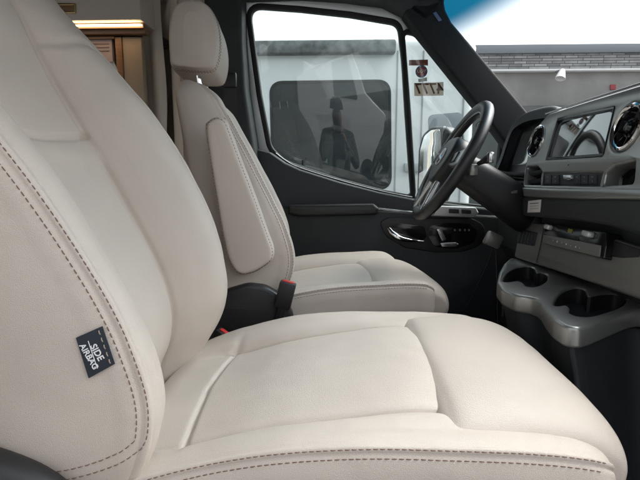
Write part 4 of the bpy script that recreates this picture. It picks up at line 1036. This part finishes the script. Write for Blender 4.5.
# ---- the photographer, seen only as a dim reflection in the driver's window
ph = thing('person', 'person in dark jacket and black cap holding a small camera outside the van', 'person', (0, -.42, 0))
def skin_mesh(nodes, edges, sub=2):
    me = bpy.data.meshes.new('sk'); me.from_pydata([n[:3] for n in nodes], edges, []); o = bpy.data.objects.new('sk', me); COL.objects.link(o)
    sk = o.modifiers.new('s', 'SKIN'); sv = me.skin_vertices[0].data
    for i, n in enumerate(nodes): sv[i].radius = n[3] if hasattr(n[3], '__len__') else (n[3], n[3])
    sv[0].use_root = True
    ss_ = o.modifiers.new('ss', 'SUBSURF'); ss_.levels = sub; ss_.render_levels = sub
    dg = bpy.context.evaluated_depsgraph_get(); r = bpy.data.meshes.new_from_object(o.evaluated_get(dg)); bpy.data.objects.remove(o); return r
y = -.42
N = [(0, y, .90, (.19, .13)), (0, y, 1.05, (.20, .14)), (0, y, 1.24, (.225, .15)), (0, y, 1.36, (.16, .11)), (0, y + .03, 1.44, .055), (0, y + .05, 1.52, (.088, .10)), (0, y + .05, 1.62, (.082, .095)),
     (.21, y, 1.35, .085), (.31, y + .05, 1.12, .065), (.10, y + .24, 1.36, .034), (.07, y + .27, 1.42, .03), (-.21, y, 1.35, .085), (-.31, y + .05, 1.12, .065), (-.10, y + .24, 1.36, .034), (-.07, y + .27, 1.42, .03),
     (.10, y, .84, .085), (.11, y + .02, .47, .06), (.12, y - .02, .08, .045), (.13, y + .10, .04, .035), (-.10, y, .84, .085), (-.11, y + .02, .47, .06), (-.12, y - .02, .08, .045), (-.13, y + .10, .04, .035)]
E = [(0, 1), (1, 2), (2, 3), (3, 4), (4, 5), (5, 6), (3, 7), (7, 8), (8, 9), (9, 10), (3, 11), (11, 12), (12, 13), (13, 14), (0, 15), (15, 16), (16, 17), (17, 18), (0, 19), (19, 20), (20, 21), (21, 22)]
me = skin_mesh(N, E)
o = link('body', me, [JACKET, JEANS, SKIN], ph)
pl = Vector(ph.location)
for f in me.polygons:
    c = f.center + pl; f.material_index = 1 if c.z < .86 else (2 if c.z > 1.46 or (c.y > y + .235 and c.z > 1.37) else 0)
mb = MB(); mb.lathe([(.001, .075), (.05, .068), (.085, .04), (.098, -.01), (.098, -.02)], Matrix.Translation((0, y + .05, 1.63)) @ Matrix.Diagonal((1.08, 1.22, 1.1, 1)), 24); mb.box((0, y + .17, 1.612), (.14, .10, .010), bev=.004); mb.obj('cap', CAPM, ph)
for s in (-1, 1):
    for k in range(4):
        b = Vector((s * .066, y + .29, 1.475 - .018 * k)); mb = MB(); mb.tube(catmull([b + Vector((s * .006, -.02, 0)), b + Vector((0, .012, 0)), b + Vector((-s * .022, .022, 0))], 4), .008, 8); mb.obj('finger', SKIN, ph)
cm_ = thing('compact_camera', 'small dark camera held up by the person outside the van', 'camera', (0, -.12, 1.42))
MB().box((0, -.13, 1.45), (.115, .035, .066), bev=.008).obj('camera_body', BLK, cm_)
mb = MB(); mb.lathe([(.001, .03), (.018, .03), (.022, .028), (.024, 0), (.001, 0)], Matrix.Translation((0, -.114, 1.45)) @ Matrix.Rotation(R(-90), 4, 'X'), 24); mb.obj('lens', GLOSSB, cm_)

# a second white van standing behind the photographer (it shows only in reflections)
v2 = thing('parked_van', 'white van parked behind the photographer, seen only in reflections', 'van', (-.6, -5.2, 0))
FV = Frame((-.6, -4.2, 1.4), (-1, 0, 0), (0, 0, 1))
plate('body', FV, roundpoly([(-2.4, -1.0), (3.2, -1.0), (3.2, 1.3), (-1.2, 1.32), (-1.75, .45), (-2.5, .15), (-2.65, -.4)], .15), PAINT, v2, th=1.9, bev=.06)
plate('side_window', FV.lift(.01), roundpoly([(-1.45, .3), (-.55, .3), (-.55, 1.0), (-1.15, 1.0)], .06), DARKGL, v2, th=.03, bev=.004)
for x in (-1.75, 2.0):
    mb = MB(); T = Matrix.Translation((-.6 - x, -4.22, .36)) @ Matrix.Rotation(R(-90), 4, 'X')
    mb.lathe([(.01, .02), (.20, .02), (.21, .04), (.35, .04), (.36, 0), (.36, -.2), (.01, -.2)], T, 32); mb.obj('wheel', RUBBER, v2)
